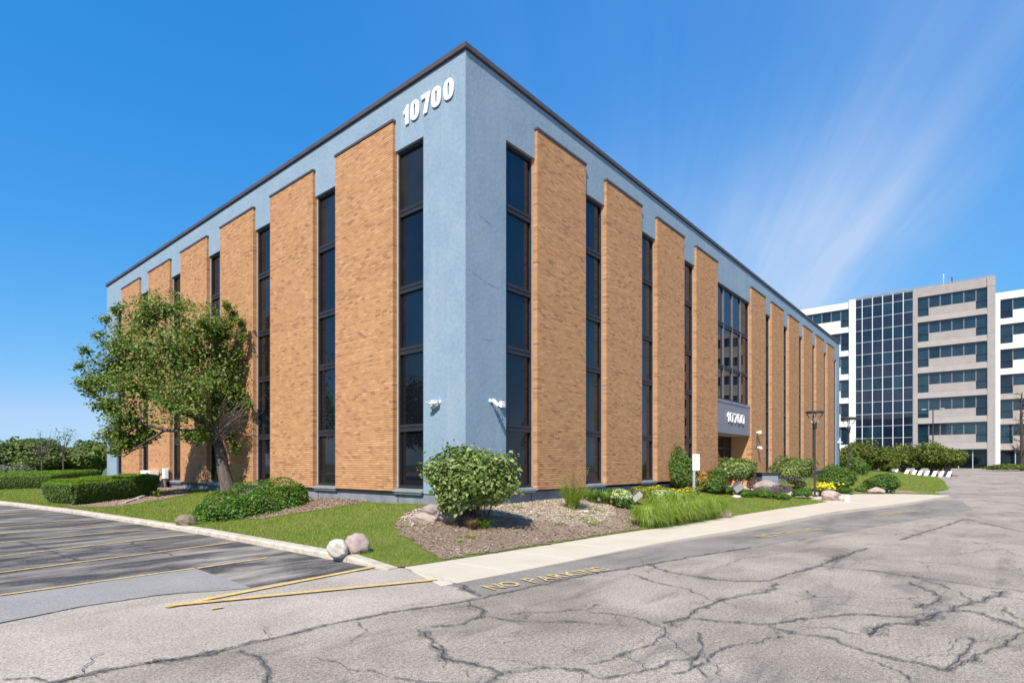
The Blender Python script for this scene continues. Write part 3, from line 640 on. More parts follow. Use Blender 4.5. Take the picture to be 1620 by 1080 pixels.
# stucco: fascia and the plain strips
m = MB()
m.box((0, 0, 0.86), (1.57, 1.61, COPZ))                             # corner column
m.box((0, 1.61, HEAD), (0.45, LEN_L, COPZ)); m.box((0, 28.05, 0.8), (0.45, LEN_L, HEAD))
m.box((1.57, 0, HEAD), (LEN_R, 0.45, COPZ)); m.box((44.9, 0, 1.1), (LEN_R, 0.45, HEAD))
m.box((0.45, LEN_L - 0.4, 0.2), (LEN_R, LEN_L, COPZ)); m.box((LEN_R - 0.4, 0.45, 0.2), (LEN_R, LEN_L - 0.4, COPZ))
m.build('stucco_wall', STUCCO, bldg)
MB().box((0.45, 0.45, 11.5), (LEN_R - 0.4, LEN_L - 0.4, 11.7)).build('roof', plain('grey roof felt', (0.2, 0.2, 0.2)), bldg)
for i, (a, b) in enumerate((((-0.07, -0.07), (0.38, LEN_L + 0.07)), ((0.38, -0.07), (LEN_R + 0.07, 0.38)), ((0.38, LEN_L - 0.38), (LEN_R + 0.07, LEN_L + 0.07)), ((LEN_R - 0.38, 0.38), (LEN_R + 0.07, LEN_L - 0.38)))):
    z0, z1 = COPZ + 0.02, TOP
    MB().box((*a, z0), (*b, z1), 0.008).build('coping', COPING, bldg)
MB().box((0.02, 0.02, COPZ), (LEN_R - 0.02, 0.3, COPZ + 0.02)).box((0.02, 0.3, COPZ), (0.3, LEN_L - 0.02, COPZ + 0.02)).build('coping_shadow', DARK, bldg)  # black strip stands in for the shadow line under the coping
m = MB(); m.box((0.03, 0.03, -0.3), (0.5, LEN_L - 0.01, 0.86)); m.box((0.5, 0.03, -0.3), (16.9, 0.5, 0.86)); m.box((22.4, 0.03, -0.3), (LEN_R - 0.01, 0.5, 1.14)); m.build('plinth', PLINTH, bldg)
m = MB()
for v in (2.72, 6.9, 11.1, 15.4, 19.6): m.box((0.022, v, 0.1), (0.031, v + 0.02, 0.855))
for u in (2.72, 6.6, 10.5): m.box((u, 0.022, 0.1), (u + 0.02, 0.031, 0.855))
m.build('plinth_joint', DARK, bldg)

CH, BL, JT, HJ = 0.0677, 0.206, 0.010, 0.007
BRICK_F = np.array([(0, 1, 5, 4), (0, 4, 7, 3), (1, 2, 6, 5), (4, 5, 6, 7), (0, 3, 2, 1)])
def brick_verts(x0, x1, d0, d1, z0, z1):
    """front face at outward d1, back at d0 ; arrays of n bricks -> (n,8,3) in (along, outward, up)"""
    n = len(x0); V = np.zeros((n, 8, 3))
    for i, (x, d, z) in enumerate(((x0, d1, z0), (x1, d1, z0), (x1, d0, z0), (x0, d0, z0), (x0, d1, z1), (x1, d1, z1), (x1, d0, z1), (x0, d0, z1))):
        V[:, i, 0] = x; V[:, i, 1] = d; V[:, i, 2] = z
    return V
TONES = 14
tone_mesh = {}
def single_brick_mesh(side, t):
    key = (side, t)
    if key not in tone_mesh:
        V = brick_verts(np.array([-(BL - 0) / 2]), np.array([BL / 2]), np.array([-0.02]), np.array([0.0]), np.array([0.0]), np.array([CH - JT]))[0]
        F = BRICK_F if side == 'R' else BRICK_F[:, ::-1]
        W_ = np.array([(TL if side == 'L' else TR)(p) for p in V]); me = npmesh('brick', W_, F)
        a = me.attributes.new('tone', 'FLOAT', 'POINT'); a.data.foreach_set('value', np.full(8, (t + 0.5) / TONES, np.float32)); me.materials.append(BRICK)
        tone_mesh[key] = me
    return tone_mesh[key]
picked = []          # (score, side, pier index, row, col) of whole bricks, nearest first
pier_rows = []
def layout(side, x0, x1, zb, zt):
    rows = int(round((zt - zb) / CH)); ch = (zt - zb) / rows; X0, X1, Rw, full, end = [], [], [], [], []
    for r in range(rows):
        off = (0 if r % 2 else -0.5) * (BL + HJ) + rng.normal(0, 0.022) - 0.03; x = x0 + off
        while x < x1 - 0.03:
            a, b = max(x, x0), min(x + BL, x1)
            if a - x0 < 0.032: a = x0
            if b - a > 0.03:
                if x1 - b < 0.05: b = x1
                X0.append(a); X1.append(b); Rw.append(r); full.append(abs(b - a - BL) < 1e-6 and a > x0 + 0.02 and b < x1 - 0.02); end.append((a <= x0 + 1e-6) | (b >= x1 - 1e-6))
            x += BL + HJ
    return np.array(X0), np.array(X1), np.array(Rw), np.array(full), np.array(end), ch
lay = []
for side, P in (('L', PIERS_L), ('R', PIERS_R)):
    for i, (a, b) in enumerate(P):
        zb = bot_L(a) if side == 'L' else bot_R(a)
        X0, X1, Rw, full, end, ch = layout(side, a, b, zb, CAP - 0.05)
        zc = zb + Rw * ch
        c = np.c_[(X0 + X1) / 2, zc]
        wx = np.stack([np.full(len(c), -PP), c[:, 0]], 1) if side == 'L' else np.stack([c[:, 0], np.full(len(c), -PP)], 1)
        d = np.c_[wx - CAM, c[:, 1] - EYE]; dist = np.linalg.norm(d, axis=1); cosv = np.abs(d[:, 0 if side == 'L' else 1]) / dist
        lay.append(dict(side=side, a=a, b=b, zb=zb, X0=X0, X1=X1, Rw=Rw, ch=ch, full=full, end=end, score=np.where(full, cosv / dist ** 2, -1), zc=zc))
# those low down behind the near planting show nothing, the rest by apparent size
allsc = np.concatenate([q['score'] * (q['zc'] > 2.0) for q in lay]); cut = np.sort(allsc)[-300]
for q in lay:
    side, a, b = q['side'], q['a'], q['b']; T = TL if side == 'L' else TR
    pier = empty('brick_pier', T((a, 0, 0)), bldg)
    n = len(q['X0']); sel = (q['score'] * (q['zc'] > 2.0)) >= cut
    rowt = rng.normal(0, 0.05, int(q['Rw'].max()) + 1)
    tone = np.clip(0.56 + rowt[q['Rw']] + rng.normal(0, 0.20, n) - 0.27 * (rng.random(n) < 0.16), 0.02, 0.98)
    dd = PP + rng.normal(0, 0.0007, n); back = np.where(q['end'], GL, PP - 0.03)
    rest = ~sel
    V = brick_verts(q['X0'][rest], q['X1'][rest], back[rest], dd[rest], q['zc'][rest], q['zc'][rest] + q['ch'] - JT)
    k = len(V); Fb = BRICK_F if side == 'R' else BRICK_F[:, ::-1]
    F = (np.arange(k)[:, None, None] * 8 + Fb[None]).reshape(-1, 4)
    Wv = V.reshape(-1, 3); Wv = np.c_[-Wv[:, 1], Wv[:, 0], Wv[:, 2]] if side == 'L' else np.c_[Wv[:, 0], -Wv[:, 1], Wv[:, 2]]
    me = npmesh('brick_courses', Wv, F); at = me.attributes.new('tone', 'FLOAT', 'POINT'); at.data.foreach_set('value', np.repeat(tone[rest], 8).astype(np.float32))
    tag(link('brick_courses', me, BRICK, pier), kind='stuff')
    for j in np.nonzero(sel)[0]:
        o = bpy.data.objects.new('brick', single_brick_mesh(side, int(tone[j] * TONES))); COL.objects.link(o); o.parent = pier
        o.location = Vector(T(((q['X0'][j] + q['X1'][j]) / 2, dd[j], q['zc'][j]))) - base_of(pier)
    # head joints are filled nearly flush, bed joints are raked
    nx = np.nonzero((q['Rw'][1:] == q['Rw'][:-1]) & (q['X0'][1:] - q['X1'][:-1] < 0.05))[0]
    ja, jb, jz = q['X1'][nx], q['X0'][nx + 1], q['zc'][nx]; jn = len(nx); J = np.zeros((jn, 4, 3)); dj = PP - 0.0022
    for i_, (x_, z_) in enumerate(((ja, jz), (jb, jz), (jb, jz + q['ch'] - JT), (ja, jz + q['ch'] - JT))): J[:, i_, 0] = x_; J[:, i_, 1] = dj; J[:, i_, 2] = z_
    Jw = J.reshape(-1, 3); Jw = np.c_[-Jw[:, 1], Jw[:, 0], Jw[:, 2]] if side == 'L' else np.c_[Jw[:, 0], -Jw[:, 1], Jw[:, 2]]
    jf = np.arange(jn * 4).reshape(-1, 4); tag(link('head_joints', npmesh('head_joints', Jw, jf if side == 'R' else jf[:, ::-1]), MORTAR, pier), kind='stuff')
    g = 0.0062
    MB(T).box((a + g, GL, q['zb'] + 0.004), (b - g, PP - g, CAP - 0.055)).build('mortar_core', BED, pier)
    MB(T).box((a - 0.03, -0.01, CAP - 0.05), (b + 0.03, PP + 0.03, CAP + 0.02), 0.006).build('pier_cap', COPING, pier)
    MB(T).box((a + 0.02, -0.02, q['zb'] - 0.045), (b - 0.02, PP - 0.03, q['zb'] + 0.003)).build('pier_foot_shadow', DARK, pier)  # black strip painted in as the shadow line under the pier

TRANS = [(2.58, 2.78), (4.76, 4.96), (6.50, 6.70), (8.68, 8.88)]
def window(T, s0, s1, zb, z1=HEAD, trim=(True, True), muls=(), trans=TRANS, label=None, sillout=0.10, glass=GLASS):
    w = empty('window', T((s0, 0, zb)), bldg)
    F0, F1 = GL - 0.03, -0.085; jw = 0.045
    x0, x1 = s0, s1
    for k, t in enumerate(trim):
        if t:
            xa = s0 if k == 0 else s1 - 0.05
            MB(T).box((xa, F0, zb + 0.06), (xa + 0.05, -0.06, z1 - 0.004), 0.004).build('jamb_trim', TRIM, w)
            if k == 0: x0 = s0 + 0.05
            else: x1 = s1 - 0.05
    for xa in (x0, x1 - jw): MB(T).box((xa, F0, zb + 0.06), (xa + jw, F1, z1 - 0.004)).build('jamb', FRAME, w)
    MB(T).box((x0 + jw, F0, z1 - 0.09), (x1 - jw, F1, z1 - 0.004)).build('frame_head', FRAME, w)
    MB(T).box((x0 + jw, F0, zb + 0.06), (x1 - jw, F1, zb + 0.13)).build('frame_foot', FRAME, w)
    MB(T).add([(s0 - 0.01, GL - 0.05, zb - 0.05), (s1 + 0.01, GL - 0.05, zb - 0.05), (s1 + 0.01, sillout, zb - 0.05), (s0 - 0.01, sillout, zb - 0.05),
               (s0 - 0.01, GL - 0.05, zb + 0.055), (s1 + 0.01, GL - 0.05, zb + 0.055), (s1 + 0.01, sillout, zb + 0.015), (s0 - 0.01, sillout, zb + 0.015)],
              [(0, 3, 2, 1), (4, 5, 6, 7), (0, 1, 5, 4), (1, 2, 6, 5), (2, 3, 7, 6), (3, 0, 4, 7)]).build('sill', SILL, w)
    MB(T).box((s0 + 0.03, 0.0, zb - 0.11), (s1 - 0.03, sillout * 0.6, zb - 0.055)).build('sill', SILL, w)
    xs = [x0 + jw] + [q for q in muls] + [x1 - jw]
    for q in muls: MB(T).box((q - 0.03, F0, zb + 0.13), (q + 0.03, F1 + 0.02, z1 - 0.09)).build('mullion', FRAME if not muls else GREYALU_D, w)
    zs = [zb + 0.13] + [e for t in trans for e in t] + [z1 - 0.09]
    for i, (a, b) in enumerate(zip(xs[:-1], xs[1:])):
        a2 = a + (0.03 if i > 0 else 0); b2 = b - (0.03 if i < len(xs) - 2 else 0)
        for (za, zb2) in trans:
            m = MB(T); m.box((a2, F0, za), (b2, F1, zb2 - 0.09)); m.box((a2, F0, zb2 - 0.085), (b2, F1 + 0.015, zb2)); m.build('transom', FRAME, w)
        for j in range(0, len(zs), 2):
            tl = rng.normal(0, 0.0022, 2)
            q = [(a2, GL + tl[0], zs[j]), (b2, GL - tl[0], zs[j]), (b2, GL - tl[0] + tl[1], zs[j + 1]), (a2, GL + tl[0] + tl[1], zs[j + 1])]
            MB(T).add(q + [(p[0], p[1] - 0.02, p[2]) for p in q], [(0, 1, 2, 3), (7, 6, 5, 4), (0, 4, 5, 1), (1, 5, 6, 2), (2, 6, 7, 3), (3, 7, 4, 0)]).build('pane', GLASS_V[int(rng.integers(3))], w)
    MB(T).box((s0, GL - 0.30, zb - 0.1), (s1, GL - 0.045, z1 + 0.1)).build('window_backing', DARK, w)
    return w
GREYALU_D = plain('grey mullion metal', (0.17, 0.16, 0.165), 0.4, 0.4, var=0.1)
bl = [1.61] + [e for p in PIERS_L for e in p] + [28.05]
for i in range(0, len(bl), 2): window(TL, bl[i], bl[i + 1], bot_L(bl[i]) + 0.03, trim=(i > 0, i < len(bl) - 2))
br = [1.57] + [e for p in PIERS_R for e in p] + [44.9]
for i in range(0, len(br), 2):
    if i == 8: continue
    window(TR, br[i], br[i + 1], bot_R(br[i]) + 0.03, trim=(i > 0, i < len(br) - 2))
# entrance bay: curtain wall, number panel, recessed doors
e0, e1 = PIERS_R[3][1], PIERS_R[4][0]
ez1 = 4.84; ez0 = 3.22
window(TR, e0, e1, ez1, muls=[e0 + (e1 - e0) * q for q in (0.25, 0.5, 0.75)], trans=[(6.45, 6.62), (8.55, 8.75)], sillout=0.04)
ent = empty('entrance', TR((e0, 0, ez0)), bldg)
pan = MB(TR).box((e0 + 0.01, -0.30, ez0), (e1 - 0.01, 0.005, ez1 - 0.12), 0.006).build('entrance_panel', PANEL, ent)
MB(TR).box((e0 + 0.01, -1.0, ez0 - 0.03), (e1 - 0.01, -0.305, ez0 + 0.02)).build('soffit', plain('tan soffit', (0.33, 0.28, 0.22)), ent)
for q in (e0 - 0.3, e1):
    o = MB(TR).box((q, -1.25, 0.1), (q + 0.3, GL - 0.01, ez1)).build('entrance_side_wall', BRICK, ent); o.data.attributes.new('tone', 'FLOAT', 'POINT').data.foreach_set('value', np.full(8, 0.55, np.float32))
MB(TR).box((e0, -1.6, 0.1), (e1, -1.3, ez1)).build('entrance_back', DARK, ent)
for a, b in ((e0 + 0.05, e0 + 1.3), (e0 + 1.34, e0 + 2.55), (e0 + 2.59, e0 + 3.8), (e0 + 3.84, e1 - 0.05)):
    dr = MB(TR); dr.box((a, -1.08, 0.5), (a + 0.07, -1.0, ez0 - 0.04)); dr.box((b - 0.07, -1.08, 0.5), (b, -1.0, ez0 - 0.04)); dr.box((a + 0.07, -1.08, ez0 - 0.12), (b - 0.07, -1.0, ez0 - 0.04)); dr.box((a + 0.07, -1.08, 2.5), (b - 0.07, -1.0, 2.58)); dr.box((a + 0.07, -1.08, 0.5), (b - 0.07, -1.0, 0.72))
    d = dr.build('door', BRONZE, ent)
    MB(TR).box((a + 0.07, -1.05, 0.72), (b - 0.07, -1.03, 2.5)).box((a + 0.07, -1.05, 2.58), (b - 0.07, -1.03, ez0 - 0.12)).build('door_glass', GLASS, ent)
# house numbers: bold slanting figures high on the car-park front
def zero(w, h, hw, hh, n=28):
    f = lambda a, b, t: (math.copysign(abs(math.cos(t)) ** 0.8, math.cos(t)) * a, math.copysign(abs(math.sin(t)) ** 0.72, math.sin(t)) * b)
    T_ = [2 * math.pi * i / n for i in range(n)]
    return [f(w / 2, h / 2, t) for t in T_], [f(hw / 2, hh / 2, t) for t in T_]
def figure(ch, cx, cz, h, T, mat, d0, d1, name, parent, mir=1):
    m = MB(T); w = h * 0.52
    P = lambda q: [(cx + mir * x * h, cz + y * h) for x, y in q]
    if ch == '0':
        o_, i_ = zero(0.70, 1.0, 0.17, 0.66); m.ring(P(o_), P(i_), d0, d1)
    elif ch == '1': m.prism(P([(-0.06, -0.5), (0.20, -0.5), (0.20, 0.5), (0.06, 0.5), (-0.04, 0.34), (-0.22, 0.25), (-0.22, 0.07), (-0.06, 0.14)]), d0, d1)
    else: m.prism(P([(-0.33, 0.5), (0.34, 0.5), (0.34, 0.36), (0.10, -0.5), (-0.18, -0.5), (0.04, 0.28), (-0.33, 0.28)]), d0, d1)
    return m.build(name, mat, parent)
HB = 10.95
for ch, v in zip('10700', (2.30, 1.93, 1.48, 1.06, 0.585)):
    figure(ch, v, 11.385, 0.53, TL, WHITE, 0.02, 0.045, 'house_number', bldg, mir=-1)
# techno-style figures on the entrance panel
def oct0(w, h, t, c):
    f = lambda w, h, c: [(-w + c, -h), (w - c, -h), (w, -h + c), (w, h - c), (w - c, h), (-w + c, h), (-w, h - c), (-w, -h + c)]
    return f(w, h, c), f(w - t, h - t, c * 0.5)
pz = (ez0 + ez1) / 2 + 0.02; ph = 0.235
for ch, u in zip('10700', (e0 + 1.55, e0 + 2.0, e0 + 2.58, e0 + 3.14, e0 + 3.72)):
    m = MB(TR)
    if ch == '0':
        a, b = oct0(0.19, ph, 0.05, 0.06); m.ring([(u + x, pz + y) for x, y in a], [(u + x, pz + y) for x, y in b], 0.03, 0.08)
    elif ch == '1': m.prism([(u + x, pz + y) for x, y in [(0.0, -ph), (0.07, -ph), (0.07, ph), (0.0, ph), (-0.15, ph - 0.15), (-0.15, ph - 0.24), (0.0, ph - 0.11)]], 0.03, 0.08)
    else: m.prism([(u + x, pz + y) for x, y in [(-0.20, ph), (0.20, ph), (0.20, ph - 0.10), (0.0, -ph), (-0.085, -ph), (0.10, ph - 0.085), (-0.20, ph - 0.085)]], 0.03, 0.08)
    m.build('house_number', WHITE, pan)
# hairline cracks in the stucco
def stucco_crack(pts, w=0.009):
    q = []; r = np.random.default_rng(len(bldg.children))
    for a, b in zip(pts[:-1], pts[1:]):
        for i in range(8): q.append((a[0] + (b[0] - a[0]) * i / 8, a[1] + (b[1] - a[1]) * i / 8 + r.normal(0, 0.012)))
    q.append(pts[-1]); m = MB(TR); n = len(q)
    ww = [w * (0.4 + abs(r.normal(0, 0.7))) for _ in q]
    m.add([(x, 0.002, z + k / 2) for (x, z), k in zip(q, ww)] + [(x, 0.002, z - k / 2) for (x, z), k in zip(q, ww)], [(i + n, i + 1 + n, i + 1, i) for i in range(n - 1)]).build('wall_crack', plain('dark wall crack', (0.07, 0.09, 0.11)), bldg)
stucco_crack([(0.45, 8.15), (0.75, 8.08), (1.0, 7.98)]); stucco_crack([(0.25, 6.58), (0.55, 6.50), (0.85, 6.44), (1.25, 6.40)]); stucco_crack([(0.7, 4.95), (0.85, 4.94), (1.0, 4.95)])

# ------------------------------------------------------------------ the office block across the car park
UF = 96.0
TF = lambda p: (UF - p[1], p[0], p[2])
blk = thing('concrete_office_block', 'seven storey beige and white concrete office block with a tall dark glass wall', 'office building', (UF, 0, 1.0))
FZ = [27.1, 23.25, 19.4, 15.52, 11.68, 7.84]       # window heads of the six upper floors
GZ = 3.9                                           # head of the ground floor glass
MB(TF).box((-10.5, -22, 0.6), (32, -0.9, 27.6)).build('core', plain('grey core wall', (0.30, 0.29, 0.28)), blk)
MB(TF).box((-42, -32, 0.6), (-10.5, -10.6, 27.4)).build('core', plain('grey core wall', (0.30, 0.29, 0.28)), blk)
def bay(v0, v1, d0, mats, fr, tops=FZ, roof=28.45, corner=(True, True), th=1.78, tall=2.95, gl=GLASS_T, ground=True, gfr=5):
    """one bay of banded floors: spandrels, strips of panes, taller panes at the ends"""
    n = len(fr) - 1; xs = [v0 + (v1 - v0) * f for f in fr]
    MB(TF).box((v0, d0 - 0.5, tops[0]), (v1, d0, roof), 0.02).build('parapet', mats(0), blk)
    for k, zt in enumerate(tops):
        nxt = tops[k + 1] if k + 1 < len(tops) else GZ
        w = empty('window', TF((v0, d0, zt)), blk)
        for i in range(n):
            a, b = xs[i] + 0.05, xs[i + 1] - 0.05; edge = (i == 0 and corner[0]) or (i == n - 1 and corner[1])
            zb = zt - (tall if edge else th); tl = rng.normal(0, 0.004, 2); d = d0 - 0.36
            g = gl if rng.random() > 0.12 else GLASS_N
            def pane(za, zc):
                q = [(a, d + tl[0], za), (b, d - tl[0], za), (b, d - tl[0] + tl[1], zc), (a, d + tl[0] + tl[1], zc)]
                MB(TF).add(q + [(p[0], p[1] - 0.04, p[2]) for p in q], [(0, 1, 2, 3), (7, 6, 5, 4), (0, 4, 5, 1), (1, 5, 6, 2), (2, 6, 7, 3), (3, 7, 4, 0)]).build('pane', g, w)
            if edge: pane(zb, zt - 1.92); pane(zt - 1.84, zt - 0.02)
            else: pane(zb, zt - 0.02)
            if i > 0: MB(TF).box((xs[i] - 0.075, d0 - 0.44, zt - th), (xs[i] + 0.075, d0 - 0.24, zt)).build('mullion', GREYALU_D, w)
        a = xs[1] if corner[0] else v0; b = xs[-2] if corner[1] else v1
        MB(TF).box((a, d0 - 0.5, zt - tall - 0.01), (b, d0 - 0.02, zt - th)).build('spandrel_panel', mats(k), blk)
        MB(TF).add([(v0, d0 - 0.5, nxt), (v1, d0 - 0.5, nxt), (v1, d0 + 0.10, nxt), (v0, d0 + 0.10, nxt), (v0, d0 - 0.5, zt - tall - 0.015), (v1, d0 - 0.5, zt - tall - 0.015), (v1, d0 - 0.03, zt - tall - 0.015), (v0, d0 - 0.03, zt - tall - 0.015)],
                   [(0, 3, 2, 1), (4, 5, 6, 7), (0, 1, 5, 4), (1, 2, 6, 5), (2, 3, 7, 6), (3, 0, 4, 7)]).build('floor_band', mats(k), blk)
    if ground:
        w = empty('window', TF((v0, d0, GZ)), blk)
        for i in range(gfr):
            a = v0 + (v1 - v0) * i / gfr; b = v0 + (v1 - v0) * (i + 1) / gfr
            MB(TF).box((a + 0.05, d0 - 0.55, 1.0), (b - 0.05, d0 - 0.5, GZ)).build('pane', GLASS_G, w)
            MB(TF).box((a - 0.05, d0 - 0.55, 1.0), (a + 0.05, d0 - 0.42, GZ)).build('mullion', GREYALU, w)
GLASS_G = m_glass('dark ground floor glass', (0.004, 0.007, 0.010), 1.45)
FR = [0, 0.155, 0.325, 0.495, 0.665, 0.835, 1.0]
bay(-9.7, -1.55, 0.0, lambda k: BEIGE, FR)
bay(7.6, 15.8, -0.25, lambda k: WHITEWALL, FR, roof=28.15, ground=False); bay(17.2, 25.4, -0.25, lambda k: WHITEWALL, FR, roof=28.15, ground=False)
bay(-20.0, -11.2, -9.6, lambda k: WHITEWALL if k < 3 else BEIGE, FR, roof=28.2); bay(-31.0, -21.2, -9.6, lambda k: BEIGE, FR, roof=28.2, corner=(False, False)); bay(-42.0, -31.0, -9.6, lambda k: BEIGE, FR, roof=28.2, corner=(False, False))
for a, b, d, m_, t in ((-10.55, -9.7, 0.12, BEIGE, 27.1), (-1.55, -0.95, 0.12, BEIGE, 28.4), (6.7, 7.6, 0.05, WHITEWALL, 28.4), (15.8, 17.2, 0.05, WHITEWALL, 28.3), (-11.2, -10.56, -9.5, WHITEWALL, 28.2), (-21.2, -20.0, -9.4, BEIGE, 28.1)):
    MB(TF).box((a, d - 0.8, 0.8), (b, d, t), 0.02).build('pier', m_, blk)
MB(TF).box((-10.6, -0.6, 27.12), (-9.65, 0.14, 28.5), 0.02).build('parapet', BEIGE, blk)
MB(TF).box((-10.6, -9.7, 0.8), (-10.3, -0.8, 28.3)).build('side_wall', BEIGE, blk)
m = MB(TF); m.box((-10.5, -0.7, 28.78), (6.6, -0.6, 28.86)); m.box((-10.5, -0.7, 28.46), (6.6, -0.6, 28.52))
for q in np.arange(-10.4, 6.6, 0.34): m.box((q, -0.68, 28.5), (q + 0.12, -0.62, 28.80))
tag(m.build('roof_railing', BEIGE, blk), kind='stuff')
m = MB(TF); m.tube([(-4.6, -2, 28.4), (-4.6, -2, 29.9)], 0.025, 6); m.tube([(-4.6, -2, 29.9), (-4.6, -2, 30.6)], 0.045, 8); m.build('antenna', WHITE, blk)
MB(TF).tube([(-5.6, -2, 28.4), (-5.6, -2, 29.9)], 0.07, 6).build('roof_vent', DARK, blk)
# glass wall of alternating vision and spandrel panes
cx = [6.7, 5.55, 3.95, 2.4, 0.95, -0.4 + 0.55, -0.95]
cw = [6.70, 5.75, 4.35, 2.98, 1.62, 0.28, -0.95]
rows = [28.25]
for zt in FZ: rows += [zt - 0.1, zt - 2.0]
rows += [4.1, 2.2, 1.0]
cwall = empty('glass_wall', TF((0, 0, 1)), blk)
for i in range(6):
    for j in range(len(rows) - 1):
        a, b = cw[i + 1] + 0.04, cw[i] - 0.04; z1_, z0_ = rows[j] - 0.04, rows[j + 1] + 0.04
        g = GLASS_D if j % 2 == 0 else (GLASS_N if rng.random() < 0.75 else GLASS_T); tl = rng.normal(0, 0.003, 2)
        q = [(a, tl[0], z0_), (b, -tl[0], z0_), (b, -tl[0] + tl[1], z1_), (a, tl[0] + tl[1], z1_)]
        MB(TF).add([(p[0], p[1] - 0.1, p[2]) for p in q] + [(p[0], p[1] - 0.15, p[2]) for p in q], [(0, 1, 2, 3), (7, 6, 5, 4), (0, 4, 5, 1), (1, 5, 6, 2), (2, 6, 7, 3), (3, 7, 4, 0)]).build('pane', g, cwall)
for x in cw: MB(TF).box((x - 0.038, -0.16, 1.0), (x + 0.038, -0.02, 28.3)).build('mullion', WHITE, cwall)
for z in rows: MB(TF).box((-0.95, -0.16, z - 0.03), (6.7, -0.06, z + 0.03)).build('transom', GREYALU, cwall)
MB(TF).box((-0.95, -0.9, 1.0), (6.7, -0.17, 28.4)).build('glass_wall_back', DARK, cwall)

# ------------------------------------------------------------------ plants
def unit(a): return a / (np.linalg.norm(a, axis=-1, keepdims=True) + 1e-9)
def leaves(C, N, size, aspect=0.55, fold=0.18, var=0.3, droop=0.0, r=rng):
    n = len(C); N = unit(N + r.normal(0, 0.45, (n, 3)))
    t = unit(np.cross(N, r.normal(0, 1, (n, 3)))); t[:, 2] -= droop; t = unit(t); b = unit(np.cross(N, t)); nn = np.cross(t, b)
    L = (size * (1 + var * r.normal(0, 1, n)).clip(0.45, 1.8))[:, None]; w = L * aspect
    V = np.stack([C - t * L * 0.5, C - b * w * 0.5 + nn * w * fold, C + t * L * 0.5, C + b * w * 0.5 + nn * w * fold], 1).reshape(-1, 3)
    k = np.arange(n)[:, None] * 4
    return V, np.concatenate([k + [[0, 1, 2]], k + [[0, 2, 3]]])
def leaf_object(name, C, N, size, mat, parent, **kw):
    V, F = leaves(C, N, size, **kw); o = link(name, npmesh(name, V, F), mat, parent)
    return tag(o, kind='stuff') if parent is not None else o
def lumps(D, r, k=14, amp=0.25, sharp=7):
    sharp = 7 + k * 0.12
    Q = unit(r.normal(0, 1, (k, 3))); a = r.uniform(-0.5, 1, k) * amp
    q = (np.exp(sharp * (D @ Q.T - 1)) * a).sum(1); return 1 + q - q.mean()
def blob(n, c, rad, r, shell=0.55, amp=0.28, k=16, zmin=None, flat=0.0, lumpseed=None):
    """points in the outer part of a lumpy ellipsoid, with outward directions"""
    D = unit(r.normal(0, 1, (int(n * 1.35), 3)));
    if zmin is not None: D = D[D[:, 2] > zmin]
    D = D[:n]; rr = (shell + (1 - shell) * r.random(len(D)) ** 0.55)
    rr = rr * lumps(D, np.random.default_rng(lumpseed) if lumpseed is not None else r, k, amp)
    P = np.array(c) + D * rr[:, None] * np.array(rad)
    return P, unit(D * np.array([1, 1, 1.0]) / np.array(rad) + np.array([0, 0, 0.55 / max(rad)]))
def stems(parent, c, rad, r, n=14, base=0.12, w=0.014, mat=STEM, name='stems'):
    m = MB(); c = Vector(c)
    for i in range(n):
        d = unit(r.normal(0, 1, (1, 3)))[0]; d[2] = abs(d[2]) * 0.8 - 0.1
        p0 = c + Vector((r.normal(0, base), r.normal(0, base), -rad[2] * 1.05)); p2 = c + Vector(tuple(d * np.array(rad) * 0.82)); p1 = (p0 + p2) / 2 + Vector((r.normal(0, .06), r.normal(0, .06), 0.05))
        m.tube([p0, p1, p2], [w, w * 0.75, w * 0.4], 5)
    return m.build(name, mat, parent, fix=False)
def shrub(name, label, cat, px, py, wpx, hpx, mat, n, leaf, group=None, seed=1, shell=0.5, amp=0.3, k=18, lift=0.12, aspect=0.55, depth=1.0, zmin=-0.75, second=None, stemn=14, droop=0.15, stray=0):
    """a bush whose foot shows at a photo pixel, with a width and height read from the photo"""
    r = np.random.default_rng(seed); g, Y = ground_at(px, py); s = Y / FPX; rw, h = wpx * s / 2, hpx * s
    rz = h * (1 - lift) / 2; c = np.array([g[0], g[1], g[2] + h * lift + rz])
    t = thing(name, label, cat, tuple(g), group)
    rad = (rw, rw * depth, rz)
    P, N = blob(n, c, rad, r, shell, amp, k, zmin, lumpseed=seed + 50); P[:, 2] = np.maximum(P[:, 2], g[2] + 0.02)
    leaf_object('foliage', P, N, leaf, mat, t, aspect=aspect, droop=droop, r=r)
    if stray:
        P, N = blob(stray, c, tuple(q * 1.1 for q in rad), r, 0.9, amp, k, -0.3, lumpseed=seed + 50); P = P + unit(P - c) * (np.abs(r.normal(0, 0.06, (len(P), 1)))) * rw; leaf_object('stray_shoots', P, N, leaf * 0.9, mat, t, aspect=aspect, r=r)
    if second:
        m2, n2, l2, zm = second; P, N = blob(n2, c, tuple(q * 1.03 for q in rad), r, 0.85, amp, k, zm, lumpseed=seed + 50); leaf_object('flowers', P, N, l2, m2, t, aspect=0.8, r=r)
    if stemn: stems(t, c, rad, r, stemn, base=rw * 0.16, w=max(0.008, rw * 0.014))
    return t
shrub('round_shrub', 'large round pale green shrub with boulders at its foot by the building corner', 'shrub', 748, 829, 134, 117, L_VIB, 10500, 0.095, seed=11, amp=0.34, k=70, shell=0.55, stray=650, lift=0.13, aspect=0.62, stemn=26, zmin=-0.8)
shrub('tall_shrub', 'tall bright green leafy shrub against the brick behind the small white sign', 'shrub', 1073, 775, 56, 64, L_MID, 5200, 0.105, seed=12, amp=0.35, k=24, lift=0.02, aspect=0.42, zmin=-0.95)
